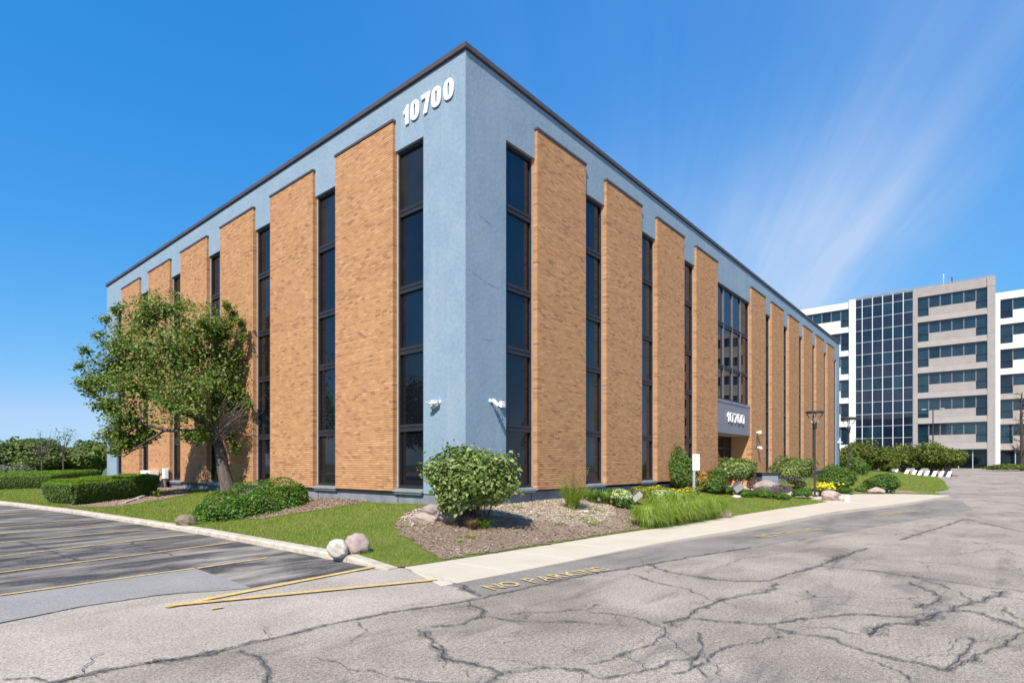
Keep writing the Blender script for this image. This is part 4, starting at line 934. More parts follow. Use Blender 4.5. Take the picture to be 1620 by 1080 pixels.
shrub('round_shrub', 'round pale shrub in front of the recessed entrance doors', 'shrub', 1168, 773, 60, 50, L_VIB, 5200, 0.092, 'round pale shrubs by the entrance', 13, amp=0.38, k=36, shell=0.6, lift=0.16, stemn=20)
shrub('round_shrub', 'wide pale shrub on bare stems beside the nearer lamp post', 'shrub', 1255, 777, 64, 52, L_VIB, 5200, 0.105, 'round pale shrubs by the entrance', 14, amp=0.38, k=36, shell=0.6, lift=0.24, stemn=26, zmin=-0.55)
shrub('peony_shrub', 'dark green leafy bush between the two lamp posts', 'shrub', 1322, 776, 56, 40, L_MID, 3600, 0.13, seed=15, amp=0.35, k=26, lift=0.0, aspect=0.4)
shrub('peony_shrub', 'dark green leafy bush behind the pink boulder beyond the paved apron', 'shrub', 1394, 779, 46, 30, L_MID, 3000, 0.13, seed=16, amp=0.35, k=26, lift=0.0, aspect=0.42)
shrub('leafy_shrub', 'mid green shrub beside the far corner of the brick building', 'shrub', 1357, 751, 30, 28, L_MID, 1800, 0.20, seed=17, lift=0.0)
shrub('leafy_shrub', 'small green bush between the sign post and the round entrance shrub', 'shrub', 1131, 781, 36, 40, L_MID, 2600, 0.10, seed=18, lift=0.0, aspect=0.42)
shrub('spirea', 'orange tipped bush beside the sign post', 'shrub', 1110, 778, 40, 36, L_LIME, 2200, 0.075, seed=19, lift=0.0, second=(L_ORANGE, 1500, 0.085, 0.0))
shrub('barberry', 'low dark red brown bush beside the grey floodlight', 'shrub', 1193, 776, 22, 20, L_RED, 900, 0.07, seed=20, lift=0.0, stemn=6)
shrub('lavender', 'dusky lavender mound in front of the boulder', 'perennial', 1228, 783, 26, 17, L_LAV, 1300, 0.07, 'lavender mounds by the entrance', 21, lift=0.0, aspect=0.25, stemn=0)
shrub('lavender', 'dusky lavender mound right of the pale stone block', 'perennial', 1246, 782, 20, 15, L_LAV, 1000, 0.07, 'lavender mounds by the entrance', 22, lift=0.0, aspect=0.25, stemn=0)
shrub('sage_plant', 'small grey green tuft left of the nearer lamp post', 'perennial', 1265, 775, 18, 16, L_SAGE, 900, 0.07, seed=23, lift=0.0, aspect=0.3, stemn=0)
shrub('sage_plant', 'grey green mound in front of the dark red bush', 'perennial', 1205, 783, 22, 14, L_SAGE, 900, 0.07, seed=24, lift=0.0, aspect=0.3, stemn=0)
shrub('hydrangea', 'rounded bush with cream flower heads beside the tilted grey box', 'shrub', 985, 804, 34, 31, L_MID, 2000, 0.085, seed=25, lift=0.0, second=(L_CREAM, 1500, 0.055, 0.1), amp=0.2)
shrub('hydrangea', 'low cream flowering bush behind the fountain grass', 'shrub', 1052, 789, 38, 14, L_MID, 1100, 0.08, seed=26, lift=0.0, second=(L_CREAM, 900, 0.05, 0.1), stemn=0)
for i, (px, py, w, h, lab) in enumerate(((1016, 787, 34, 16, 'lime yellow leafy plant with yellow flowers behind the tilted grey box'), (1038, 782, 34, 14, 'lime yellow leafy plant against the dark wall base'), (1062, 786, 36, 14, 'lime yellow leafy plant left of the tall green shrub'), (1086, 788, 34, 18, 'lime yellow leafy plant at the foot of the sign post'))):
    shrub('lime_perennial', lab, 'perennial', px, py, w, h, L_LIME, 1300, 0.07, 'lime yellow perennials along the wall', 30 + i, lift=0.0, second=(L_YELLOW, 130, 0.06, 0.3), stemn=0, amp=0.4)
for i, (px, py, w, h, lab) in enumerate(((1178, 785, 40, 11, 'low green edging plant below the grey floodlight'), (1208, 787, 36, 10, 'low green edging plant left of the pale stone block'), (1236, 790, 34, 10, 'low green edging plant right of the pale stone block'), (1268, 788, 40, 17, 'bushy low green plant at the foot of the nearer lamp post'), (1335, 779, 30, 10, 'low green edging plant at the foot of the farther lamp post'), (1362, 778, 24, 9, 'low green edging plant left of the pink boulder'), (1150, 781, 26, 11, 'low green edging plant left of the grey floodlight'))):
    shrub('edging_plant', lab, 'perennial', px, py, w, h, L_COVER, 1300, 0.065, 'green edging plants around the entrance bed', 40 + i, lift=0.0, stemn=0, amp=0.35, depth=0.8)

def tuft(name, label, cat, px, py, rpx, hpx, mat, n, width=0.008, lean=(0, 0), group=None, seed=1, arch=0.9, base=0.22, parts=None, foliage='blades', segs=5):
    """a clump of arching blades"""
    r = np.random.default_rng(seed); g, Y = ground_at(px, py); s = Y / FPX; R0, H = rpx * s, hpx * s
    t = thing(name, label, cat, tuple(g), group)
    az = r.uniform(0, 2 * math.pi, n); out = R0 * (0.25 + 0.75 * r.random(n) ** 0.7) ; hh = H * r.uniform(0.6, 1.05, n)
    b0 = np.c_[np.cos(az) * R0 * base * r.random(n) + r.normal(0, R0 * 0.07, n), np.sin(az) * R0 * base * r.random(n) + r.normal(0, R0 * 0.07, n)]
    d = np.c_[np.cos(az), np.sin(az)] + np.array(lean); side = np.c_[-np.sin(az), np.cos(az)]
    T_ = np.linspace(0, 1, segs + 1); V = []
    for i, q in enumerate(T_):
        rad = out * q ** 1.6; z = hh * (1.55 * q - arch * q ** 2.4 * (0.55 + 0.45 * r.random(n)))
        w = width * (1 - q) ** 0.6 * (0.7 + 0.6 * 1) * 0.5 + 0.0006
        p = b0 + d * rad[:, None]; gz = land_z(g[0] + p[:, 0], g[1] + p[:, 1])
        zz_ = np.maximum(z + gz, gz + 0.004)
        V.append(np.c_[g[0] + p[:, 0] - side[:, 0] * w, g[1] + p[:, 1] - side[:, 1] * w, zz_]); V.append(np.c_[g[0] + p[:, 0] + side[:, 0] * w, g[1] + p[:, 1] + side[:, 1] * w, zz_])
    V = np.stack(V, 1); m_ = V.shape[1]; k = np.arange(n)[:, None] * m_
    F = np.concatenate([k + [[2 * i, 2 * i + 1, 2 * i + 3, 2 * i + 2]] for i in range(segs)])
    tag(link(foliage, npmesh(foliage, V.reshape(-1, 3), F), mat, t), kind='stuff')
    return t, g, s
def plumes(t, g, s, n, h, rpx, r):
    m = MB(); C = []; 
    for i in range(n):
        az = r.uniform(0, 6.28); o = r.uniform(0, 0.3) * rpx * s; top = Vector((g[0] + math.cos(az) * o + r.normal(0, .10), g[1] + math.sin(az) * o + r.normal(0, .10), g[2] + h * s * r.uniform(0.72, 1.05)))
        b = Vector((g[0] + math.cos(az) * o * 0.3, g[1] + math.sin(az) * o * 0.3, g[2])); m.tube([b, (b + top) / 2, top], [0.003, 0.0025, 0.002], 3, False)
        for j in range(34): q = j / 33; C.append(tuple(b + (top - b) * (0.66 + 0.34 * q) + Vector(tuple(r.normal(0, 0.012, 3)))))
    m.build('stalks', L_PLUME, t, fix=False); C = np.array(C); leaf_object('plumes', C, np.tile([0, 0, 1.0], (len(C), 1)), 0.045, L_PLUME, t, aspect=0.2, r=r)
t, g, s = tuft('feather_reed_grass', 'upright ornamental grass with buff plumes against the first brick pier', 'ornamental grass', 906, 806, 32, 36, L_GRASS, 620, 0.010, seed=51, arch=0.55)
plumes(t, g, s, 42, 68, 60, np.random.default_rng(52))
for i, (px, py, r_, h, lab) in enumerate(((1022, 833, 34, 42, 'fountain grass clump nearest the mulch, leftmost of the row'), (1052, 829, 32, 44, 'fountain grass clump second from the mulch along the path'), (1080, 825, 30, 44, 'fountain grass clump in the middle of the row along the path'), (1104, 821, 28, 40, 'fountain grass clump just in front of the sign post'), (1128, 817, 26, 38, 'fountain grass clump at the far end of the row by the small pink rock'), (1042, 812, 30, 38, 'fountain grass clump in the back row beside the tilted grey box'), (1074, 808, 28, 38, 'fountain grass clump in the middle of the back row'), (1100, 806, 26, 32, 'fountain grass clump in the back row at the foot of the sign'))):
    tuft('fountain_grass', lab, 'ornamental grass', px, py, r_ * 1.2, h * 1.12, L_GRASS, 1100, 0.010, (0.25, -0.12), 'fountain grasses along the path', 60 + i, arch=1.55)
for i, (px, py, r_, h, lab) in enumerate(((938, 796, 20, 26, 'strap leaved daylily beside the feathery grass'), (958, 798, 20, 24, 'strap leaved daylily left of the cream flowered bush'), (970, 791, 18, 22, 'strap leaved daylily against the wall under the narrow window'), (922, 791, 16, 20, 'strap leaved daylily behind the feathery grass'))):
    tuft('daylily', lab, 'perennial', px, py, r_, h, L_LILY, 260, 0.020, seed=80 + i, group='daylilies by the first brick pier', arch=1.0)
t, g, s = tuft('yellow_daylily', 'yellow flowering daylily clump beside the lamp post and boulder', 'perennial', 1304, 784, 24, 16, L_LILY, 380, 0.022, seed=90, arch=1.0)
r = np.random.default_rng(91); C = np.array(g) + np.c_[r.normal(0, 0.28, 150), r.normal(0, 0.28, 150), r.uniform(0.30, 0.62, 150)]; leaf_object('flowers', C, np.tile([-.3, -.3, 1.0], (150, 1)), 0.12, L_YELLOW, t, aspect=0.8, r=r)
tuft('daylily', 'strap leaved daylily tuft under the large round shrub', 'perennial', 764, 836, 24, 22, L_LILY, 90, 0.016, seed=92, arch=1.0)
tuft('dry_grass', 'brown dried grass clump in front of the large round shrub', 'perennial', 745, 838, 15, 16, L_DRY, 420, 0.007, seed=93, arch=0.6)
tuft('hosta', 'bright green hosta in the bark below the utility box', 'perennial', 249, 786, 11, 12, L_LIME, 60, 0.09, seed=94, arch=0.9)
for i, (px, py, r_, h, lab) in enumerate(((885, 829, 10, 3, 'flat green weed patch in the wood chips'), (912, 822, 16, 3, 'largest flat green weed patch in the wood chips'), (938, 829, 14, 4, 'flat green weed patch nearest the path'), (820, 804, 9, 3, 'flat green weed patch near the wall base'), (930, 812, 9, 3, 'small weed patch beside the pale flat slab'), (745, 852, 7, 5, 'small green weed in the bare mulch'), (725, 858, 5, 4, 'tiny green weed in the bare mulch'), (640, 834, 6, 4, 'small weed beside the lawn edge'), (944, 808, 8, 4, 'small weed by the mulch mound'))):
    tuft('weed_patch', lab, 'weeds', px, py, r_, h, L_GRASS, 260 if r_ > 8 else 110, 0.006, seed=100 + i, group='weeds in the corner bed', arch=0.4, base=1.0)

# the flowering-crab tree on the lawn
g, Y = ground_at(362, 782); s = Y / FPX; r = np.random.default_rng(5)
tree = thing('crab_apple_tree', 'spreading small leafy tree with a leaning grey trunk before the brick piers', 'tree', tuple(g))
LAT = np.array([RIGHT[0], RIGHT[1], 0]); DEP = np.array([FWD[0], FWD[1], 0])
def TP(px, py, dd=0.0): return np.array([*at_depth(px, py, Y + dd)])
lobes = [(262, 482, 48, 26, 0), (222, 500, 42, 34, .3), (318, 512, 52, 34, -.3), (196, 545, 46, 34, 0), (258, 548, 66, 44, -.7), (334, 560, 50, 36, .2), (172, 582, 36, 28, .3), (150, 606, 30, 24, 0), (216, 612, 64, 40, -.6), (296, 606, 62, 38, -1.0), (352, 600, 40, 34, .1), (205, 660, 46, 28, -.2), (178, 690, 28, 20, .2), (200, 700, 26, 14, 0), (290, 652, 66, 26, -.8), (312, 690, 22, 10, -.6), (366, 632, 26, 20, .3), (352, 520, 28, 20, .5), (240, 580, 70, 60, .6), (300, 560, 60, 60, .9), (378, 628, 18, 26, .4), (168, 640, 26, 18, .1), (232, 690, 22, 10, 0), (368, 500, 12, 12, .3), (375, 560, 14, 10, .2)]
tips = [(125, 578, 10, 5, 0), (128, 606, 9, 4, 0), (136, 555, 12, 7, 0), (168, 505, 9, 7, 0), (156, 530, 8, 6, 0), (142, 620, 12, 8, 0), (380, 512, 8, 7, 0), (385, 535, 9, 8, 0), (358, 486, 7, 8, 0), (150, 715, 10, 8, 0), (180, 715, 12, 8, 0), (365, 690, 10, 6, .2), (372, 708, 5, 10, .1), (395, 640, 8, 10, 0), (182, 490, 10, 8, 0)]
fork = TP(345, 700); mid = TP(353, 742)
m = MB(); m.tube([g + [0, 0, -0.1], g + [0, 0, 0.12], mid, TP(350, 722), fork], [0.36, 0.27, 0.215, 0.20, 0.17], 12)
for a in np.linspace(0, 6.28, 7)[:-1]: m.tube([g + [0.1 * math.cos(a), 0.1 * math.sin(a), 0.30], g + [0.28 * math.cos(a), 0.28 * math.sin(a), 0.05], g + [0.5 * math.cos(a), 0.5 * math.sin(a), -0.12]], [0.12, 0.10, 0.05], 6)
m.build('trunk', BARK, tree, smooth=True, fix=False)
limbs = MB(); twigs = MB(); LP, LN = [], []
mains = [TP(318, 652, -.3), TP(352, 640, .2), TP(290, 672, -.5), TP(262, 640, 0)]
limbs.tube([fork, TP(340, 680), mains[1], TP(348, 560, .3), TP(330, 520, .2)], [0.13, 0.11, 0.085, 0.05, 0.02], 8)
limbs.tube([fork, TP(330, 680, -.2), mains[0], TP(280, 590, -.4), TP(262, 500, -.1)], [0.14, 0.12, 0.10, 0.06, 0.02], 8)
limbs.tube([fork, TP(330, 692, -.2), TP(300, 682, -.5), TP(262, 680, -.4), TP(225, 670, -.2), TP(180, 660, 0)], [0.12, 0.10, 0.085, 0.07, 0.05, 0.02], 8)
limbs.tube([TP(330, 672, -.2), mains[3], TP(215, 590, .2), TP(160, 560, 0), TP(128, 580, 0)], [0.09, 0.075, 0.05, 0.028, 0.008], 8)
limbs.tube([TP(262, 680, -.4), TP(228, 700, -.3), TP(196, 722, -.1), TP(176, 716, 0)], [0.05, 0.035, 0.02, 0.008], 6)
anchors = [TP(300, 682, -.5), mains[0], mains[1], TP(280, 590, -.4), TP(348, 560, .3), mains[3], TP(215, 590, .2), TP(225, 670, -.2), TP(262, 520, -.1)]
for (px, py, rx, ry, dd) in lobes + tips:
    c = TP(px, py, dd); small = rx < 15
    rad = np.array([rx * s, max(rx * s * 0.8, 0.15), ry * s]); M = np.stack([LAT, DEP, [0, 0, 1]])
    a = min(anchors, key=lambda q: np.linalg.norm(q - c) + 0.8 * max(0, q[2] - c[2]))
    midp = (a + c) / 2 + [0, 0, -0.12]; limbs.tube([a, midp, c], [0.038, 0.024, 0.010] if not small else [0.016, 0.010, 0.005], 5, False)
    nt = 4 if small else 15
    for j in range(nt):
        D = unit(r.normal(0, 1, (1, 3)))[0]; e = c + (D * rad * r.uniform(0.55, 1.05)) @ M
        st = c + (e - c) * 0.1 if small else midp + (c - midp) * r.random() * 1.1
        twigs.tube([st, (st + e) / 2 + r.normal(0, .06, 3), e], [0.010, 0.007, 0.003], 4, False)
        # leaf sprays hang along each twig
        nl = 44 if small else 95
        q = r.random(nl)[:, None] ** 0.6; P = st + (e - st) * q + r.normal(0, 0.10, (nl, 3)) * (0.4 + q * 0.8); LP.append(P); LN.append(np.tile([-0.25, -0.2, 1.0], (nl, 1)))
    n = int(rx * ry * (0.42 if not small else 0.5)); D = unit(r.normal(0, 1, (n, 3))); P = c + (D * rad * (r.random(n) ** 0.4)[:, None] * lumps(D, r, 10, 0.35)[:, None]) @ M
    LP.append(P); LN.append(unit(D @ M + np.array([-.2, -.2, 0.9])))
limbs.build('limbs', BARK, tree, smooth=True, fix=False); tag(twigs.build('twigs', BARK, tree, fix=False), kind='stuff')
P = np.concatenate(LP); N = np.concatenate(LN); ok = P[:, 0] < -0.2
leaf_object('crown', P[ok], N[ok], 0.102, L_TREE, tree, aspect=0.62, droop=0.35, r=r)
# the tangle of dead twigs above the fork
m = MB()
for i in range(90):
    a = TP(342 + r.normal(0, 6), 690 + r.normal(0, 5), r.normal(-.1, .15)); b = TP(a_ := 352 + r.normal(4, 15), 662 + r.normal(0, 12) - (a_ - 352) * 0.25, r.normal(-.25, .25)); c = b + (b - a) * 0.35 + r.normal(0, 0.14, 3)
    m.tube([a, (a + b) / 2 + r.normal(0, 0.08, 3), b, c], [0.012, 0.009, 0.006, 0.003], 4, False)
m.build('dead_twigs', TWIG, tree, fix=False)
m = MB(); m.tube([TP(352, 668, -.2), TP(368, 655, -.2), TP(378, 662, -.2), TP(379, 674, -.2), TP(370, 680, -.2), TP(362, 676, -.2)], [0.03, 0.026, 0.022, 0.018, 0.014, 0.008], 6); m.build('dead_branch', TWIG, tree, fix=False)

# clipped yew hedges: a skin of needles over a rounded block
def hedge(label, foot, top_h, depth, seed, n, name='clipped_hedge', bulge=0.10):
    """foot: photo points along the front foot of the hedge"""
    r = np.random.default_rng(seed); Q = np.array([ground_at(*p)[0] for p in foot]); t = thing(name, label, 'hedge', tuple(Q[0]), 'clipped hedges on the lawn')
    ax = (Q[-1] - Q[0])[:2]; L = np.linalg.norm(ax); ax /= L; nb = np.array([ax[1], -ax[0]]); nb = nb if nb @ FWD > 0 else -nb
    m_ = int(n); k = r.random(m_); face = r.choice(4, m_, p=[0.34, 0.46, 0.10, 0.10])
    a = r.random(m_) * L; b = r.random(m_) * depth; z = r.random(m_); N = np.zeros((m_, 3))
    H = top_h * (1 + 0.04 * np.sin(a * 2.1 + seed) + 0.03 * np.sin(a * 5.3))
    fr = face == 0; tp = face == 1; e0 = face == 2; e1 = face == 3
    prof = lambda q: bulge * np.sin(q * 2.6) * 1.6 - 0.16 * (1 - q)      # front swells out and tucks in at the foot
    b = np.where(fr, -prof(z) + np.abs(r.normal(0, 0.045, m_)), b); N[fr, :2] = -nb
    z = np.where(tp, 1 - np.abs(r.normal(0, 0.03, m_)), z); N[tp, 2] = 1
    a = np.where(e0, np.abs(r.normal(0, .05, m_)) - prof(z), a); N[e0, :2] = -ax
    a = np.where(e1, L - np.abs(r.normal(0, .05, m_)) + prof(z), a); N[e1, :2] = ax
    rd = 0.16                                                           # soften the edges
    ez = np.clip((z * H - (H - rd)) / rd, 0, 1); eb = np.clip((rd - b) / rd, 0, 1); ea = np.maximum(np.clip((rd - a) / rd, 0, 1), np.clip((a - L + rd) / rd, 0, 1))
    z = z * H - rd * 0.55 * np.maximum(eb, ea) * ez; 
    xy = Q[0][:2] + ax * a[:, None] + nb * b[:, None]; gz = land_z(xy[:, 0], xy[:, 1]); g0 = Q[:, 2].mean()
    P = np.c_[xy, gz + np.maximum(z, 0.06)] + r.normal(0, 0.018, (m_, 3)); N[:, 2] += 0.3
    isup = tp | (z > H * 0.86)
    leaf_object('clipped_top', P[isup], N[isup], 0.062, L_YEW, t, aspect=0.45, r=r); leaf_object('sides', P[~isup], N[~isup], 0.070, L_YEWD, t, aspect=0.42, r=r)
    # woody inside
    c = [(a_, b_) for a_ in np.arange(0.35, L - 0.2, 0.5) for b_ in (0.3, depth - 0.35)]; m = MB()
    for a_, b_ in c:
        p = Q[0][:2] + ax * a_ + nb * b_; 
        for q in range(4): m.tube([(p[0], p[1], g0 - 0.1), (p[0] + r.normal(0, .12), p[1] + r.normal(0, .12), g0 + top_h * 0.5), (p[0] + r.normal(0, .25), p[1] + r.normal(0, .25), g0 + top_h * 0.9)], [0.02, 0.014, 0.008], 5, False)
    m.build('stems', STEM, t, fix=False)
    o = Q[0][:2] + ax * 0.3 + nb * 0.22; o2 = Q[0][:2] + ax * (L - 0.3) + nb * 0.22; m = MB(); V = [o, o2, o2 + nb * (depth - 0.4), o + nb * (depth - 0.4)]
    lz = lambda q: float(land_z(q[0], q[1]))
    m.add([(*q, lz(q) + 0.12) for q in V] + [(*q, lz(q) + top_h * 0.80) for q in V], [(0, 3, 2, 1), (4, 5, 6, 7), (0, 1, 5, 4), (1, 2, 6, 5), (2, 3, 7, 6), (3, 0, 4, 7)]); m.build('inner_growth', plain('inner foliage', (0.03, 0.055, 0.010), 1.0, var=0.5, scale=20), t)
    return t
hedge('long clipped yew hedge with a rounded end, nearer the tree', [(118, 800), (175, 800), (248, 783)], 0.86, 2.9, 201, 95000)
hedge('clipped yew hedge farther along the car park kerb', [(-60, 777), (28, 781), (84, 772)], 0.82, 3.0, 202, 46000)
# low spreading mound under the tree
r = np.random.default_rng(203); t = thing('ground_cover_mound', 'spreading mound of glossy green ground cover at the foot of the tree', 'shrub', tuple(ground_at(400, 815)[0]))
PP_, NN_ = [], []
for (px, py, rx, hpx) in ((335, 825, 34, 40), (365, 822, 40, 46), (400, 815, 42, 48), (435, 806, 40, 50), (462, 798, 22, 40), (350, 806, 40, 40), (395, 795, 50, 46), (430, 790, 46, 48), (318, 818, 16, 24)):
    q, y_ = ground_at(px, py); c_ = y_ / FPX; P, N = blob(3200, q + [FWD[0] * rx * c_ * .5, FWD[1] * rx * c_ * .5, 0.0], (rx * c_, rx * c_ * 0.9, hpx * c_ * 0.78), r, 0.72, 0.22, 24, -0.12); PP_.append(P); NN_.append(N)
P = np.concatenate(PP_); N = np.concatenate(NN_); P[:, 2] = np.maximum(P[:, 2], land_z(P[:, 0], P[:, 1]) + 0.03); ok = (P[:, 0] < -0.12)
leaf_object('foliage', P[ok], N[ok] + [0, 0, 0.5], 0.080, L_COVER, t, aspect=0.5, r=r)

# trees behind the lawn on the far side of the car park
def crown_tree(name, label, cat, base, blobs, mat, leaf, n, group, seed, trunk=0.14, bark=BARK, amp=0.35, k=30, shell=0.45, aspect=0.6):
    r = np.random.default_rng(seed); base = np.array(base); t = thing(name, label, cat, tuple(base), group); LP, LN = [], []; m = MB()
    tot = sum(q[3] * q[5] for q in blobs)
    for (x, y, z, rx, ry, rz) in blobs:
        c = base + [x, y, z]; P, N = blob(int(n * rx * rz / tot), c, (rx, ry, rz), r, shell, amp, k); LP.append(P); LN.append(N)
        m.tube([base + [x * .15, y * .15, -0.1], base + [x * .5, y * .5, z * 0.5], c], [trunk, trunk * 0.65, trunk * 0.2], 6, False)
        for j in range(7): e = c + unit(r.normal(0, 1, (1, 3)))[0] * np.array([rx, ry, rz]) * 0.9; m.tube([base + [x * .5, y * .5, z * 0.5], (c + e) / 2, e], [trunk * .3, trunk * .2, trunk * .07], 4, False)
    m.build('trunk', bark, t, fix=False)
    P = np.concatenate(LP); P[:, 2] = np.maximum(P[:, 2], base[2] + 0.05); leaf_object('crown', P, np.concatenate(LN), leaf, mat, t, aspect=aspect, r=r); return t
def far_tree(label, px, py_top, w, Yd, seed, base_z=0.1, n=5200, cat='tree', name='broadleaf_tree', low=0.15, nb=6, mat=L_FAR, leaf=0.26, group='trees beyond the lawn'):
    r = np.random.default_rng(seed); b = at_depth(px, CY, Yd); b[2] = base_z; s = Yd / FPX; H = (CY - py_top) * s + EYE - base_z; W_ = w * s / 2
    bl = [(0, 0, H * 0.60, W_ * 0.72, W_ * 0.72, H * 0.38)]
    for i in range(nb):
        a = 6.28 * i / nb + r.uniform(-.4, .4); q = r.uniform(0.45, 0.62) * W_; z = H * r.uniform(0.32, 0.72); bl.append((math.cos(a) * q, math.sin(a) * q, z, W_ * r.uniform(.38, .52), W_ * r.uniform(.38, .52), min(H * r.uniform(.2, .3), z)))
    return crown_tree(name, label, cat, b, bl, mat, leaf, n, group, seed)
far_tree('bushy tree with the ragged highest crown at the far edge of the lawn', 52, 686, 104, 52, 301, n=15000, leaf=0.27)
far_tree('rounded tree touching the far end of the brick building', 150, 695, 92, 55, 302, n=15000, leaf=0.27)
far_tree('lower bushy tree in the gap between the ragged tree and the rounded tree', 100, 704, 56, 58, 303, n=8500, leaf=0.27)
far_tree('small tree half cut by the edge of the view behind the hedge', 0, 702, 60, 50, 304, n=8000, leaf=0.27)
far_tree('pale silvery low bush in front of the ragged tree', 22, 735, 76, 46, 305, n=4200, cat='shrub', name='low_bush', mat=L_SAGE, leaf=0.20, group=None)
for i, (px, top, sd, lab) in enumerate(((100, 680, 311, 'thin nearly leafless sapling above the lower bushy tree'), (66, 676, 312, 'bare twiggy sapling rising beside the ragged tree'))):
    r = np.random.default_rng(sd); b = at_depth(px, CY, 48); b[2] = 0.1; H = (CY - top) * 48 / FPX + 1.5; t = thing('sapling', lab, 'tree', tuple(b), 'bare saplings beyond the lawn'); m = MB(); tips_ = []
    for j in range(16):
        e = b + np.array([r.normal(0, .7), r.normal(0, .7), H * r.uniform(.72, 1.0)]); q = b + np.array([0, 0, H * r.uniform(.35, .6)]); m.tube([q, (q + e) / 2 + r.normal(0, .12, 3), e], [0.03, 0.02, 0.008], 4, False); tips_.append(e)
    m.tube([b, b + [0, 0, H * .7]], [0.06, 0.03], 6); m.build('branches', BARK, t, fix=False)
    C = np.concatenate([e + r.normal(0, 0.22, (14 if i == 0 else 3, 3)) for e in tips_]); leaf_object('leaves', C, np.tile([0, 0, 1.], (len(C), 1)), 0.16, L_FAR, t, r=r)
# clipped conifers in front of the office block
con = [(1338, 705, 34, 57, 'conifer at the far corner of the brick building'), (1352, 698, 30, 59, 'tall narrow conifer just right of the farther lamp post'), (1374, 697, 40, 58, 'round topped conifer second right of the farther lamp post'), (1402, 706, 38, 57, 'lower conifer in front of the dark glass wall'), (1428, 701, 42, 58, 'rounded conifer at the right side of the dark glass wall'), (1452, 706, 32, 57, 'conifer with bare stems left of the parking light pole'), (1474, 696, 50, 56, 'tallest conifer under the parking light pole'), (1496, 706, 52, 55, 'sloping conifer at the right end of the row')]
for i, (px, top, w, Yd, lab) in enumerate(con):
    r = np.random.default_rng(320 + i); b = at_depth(px, CY, Yd); b[2] = float(asph_z(b[0])) + 0.12; s = Yd / FPX; H = (CY - top) * s + EYE - b[2]; W_ = w * s / 2 * 1.12
    bl = [(0, 0, H * .62, W_ * .8, W_ * .8, H * .38)]
    for j in range(7): a = r.uniform(0, 6.28); q = W_ * r.uniform(.3, .6); bl.append((math.cos(a) * q, math.sin(a) * q, H * r.uniform(.32, .74), W_ * r.uniform(.35, .55), W_ * r.uniform(.35, .55), H * r.uniform(.16, .24)))
    crown_tree('conifer', lab, 'tree', b, bl, L_JUN, 0.23, 5200, 'conifers before the office block', 320 + i, trunk=0.11, amp=0.4, k=40, shell=0.4, aspect=0.45)
# big trees across the car park and beyond the road, which the windows mirror
r0 = crown_tree('shade_tree', 'tall leafy tree across the car park that the narrow windows mirror', 'tree', (-40, 18, 0), [(0, 0, 9.5, 4.6, 4.6, 5.0), (2.6, 1.2, 7.5, 3.0, 3.0, 3.2), (-2.6, -1.0, 7.0, 3.2, 3.2, 3.2), (0.6, 2.6, 6.2, 2.8, 2.8, 2.8), (-0.6, -2.6, 11.0, 2.6, 2.6, 3.0)], L_FAR, 0.42, 6500, 'trees the windows mirror', 351, trunk=0.3)
for i, (x, y) in enumerate(((-43, 32), (-39, 46), (-42, 60), (-38, 75), (-44, 92), (-40, 110), (32, -42), (46, -47), (60, -43), (74, -52))):
    c = copy_tree(r0); c.location = (x, y, float(asph_z(x))); c.rotation_euler = (0, 0, 1.3 * i); k = [1.15, .9, 1.05, 1.2, .95, 1.1, .7, .8, .65, .75][i]; c.scale = (k, k, k)
    if i > 5: c['label'] = 'leafy tree beyond the road that the entrance front windows mirror'
r = np.random.default_rng(340); b = at_depth(1617, CY, 70); b[2] = float(asph_z(b[0])); t = thing('bare_tree', 'dead bare tree with stubby branches at the edge of the view', 'tree', tuple(b)); m = MB(); H = 9.6
m.tube([b, b + [0.05, 0, H * .35], b + [-.05, .1, H * .7], b + [0.1, 0, H]], [0.26, 0.21, 0.14, 0.05], 9)
for j in range(34):
    z = H * r.uniform(.15, .98); a = r.uniform(0, 6.28); L = r.uniform(.5, 1.7) * (1.1 - z / H * .6); d = np.array([math.cos(a), math.sin(a), r.uniform(-.1, .7)]); p = b + [0, 0, z]; e = p + d * L
    m.tube([p, (p + e) / 2 + r.normal(0, .12, 3), e], [0.06, 0.045, 0.02], 5, False)
    for q in range(3): e2 = e + unit(r.normal(0, 1, (1, 3)))[0] * .5; m.tube([p + d * L * .6, e2], [0.025, 0.008], 4, False)
m.build('trunk', m_bark('dark dead bark', (0.035, 0.025, 0.02), (0.10, 0.075, 0.06)), t, fix=False)
shrub('juniper', 'low dark juniper at the foot of the bare tree', 'shrub', 1596, 744, 60, 10, L_JUN, 1500, 0.25, seed=341, lift=0.0, stemn=0)

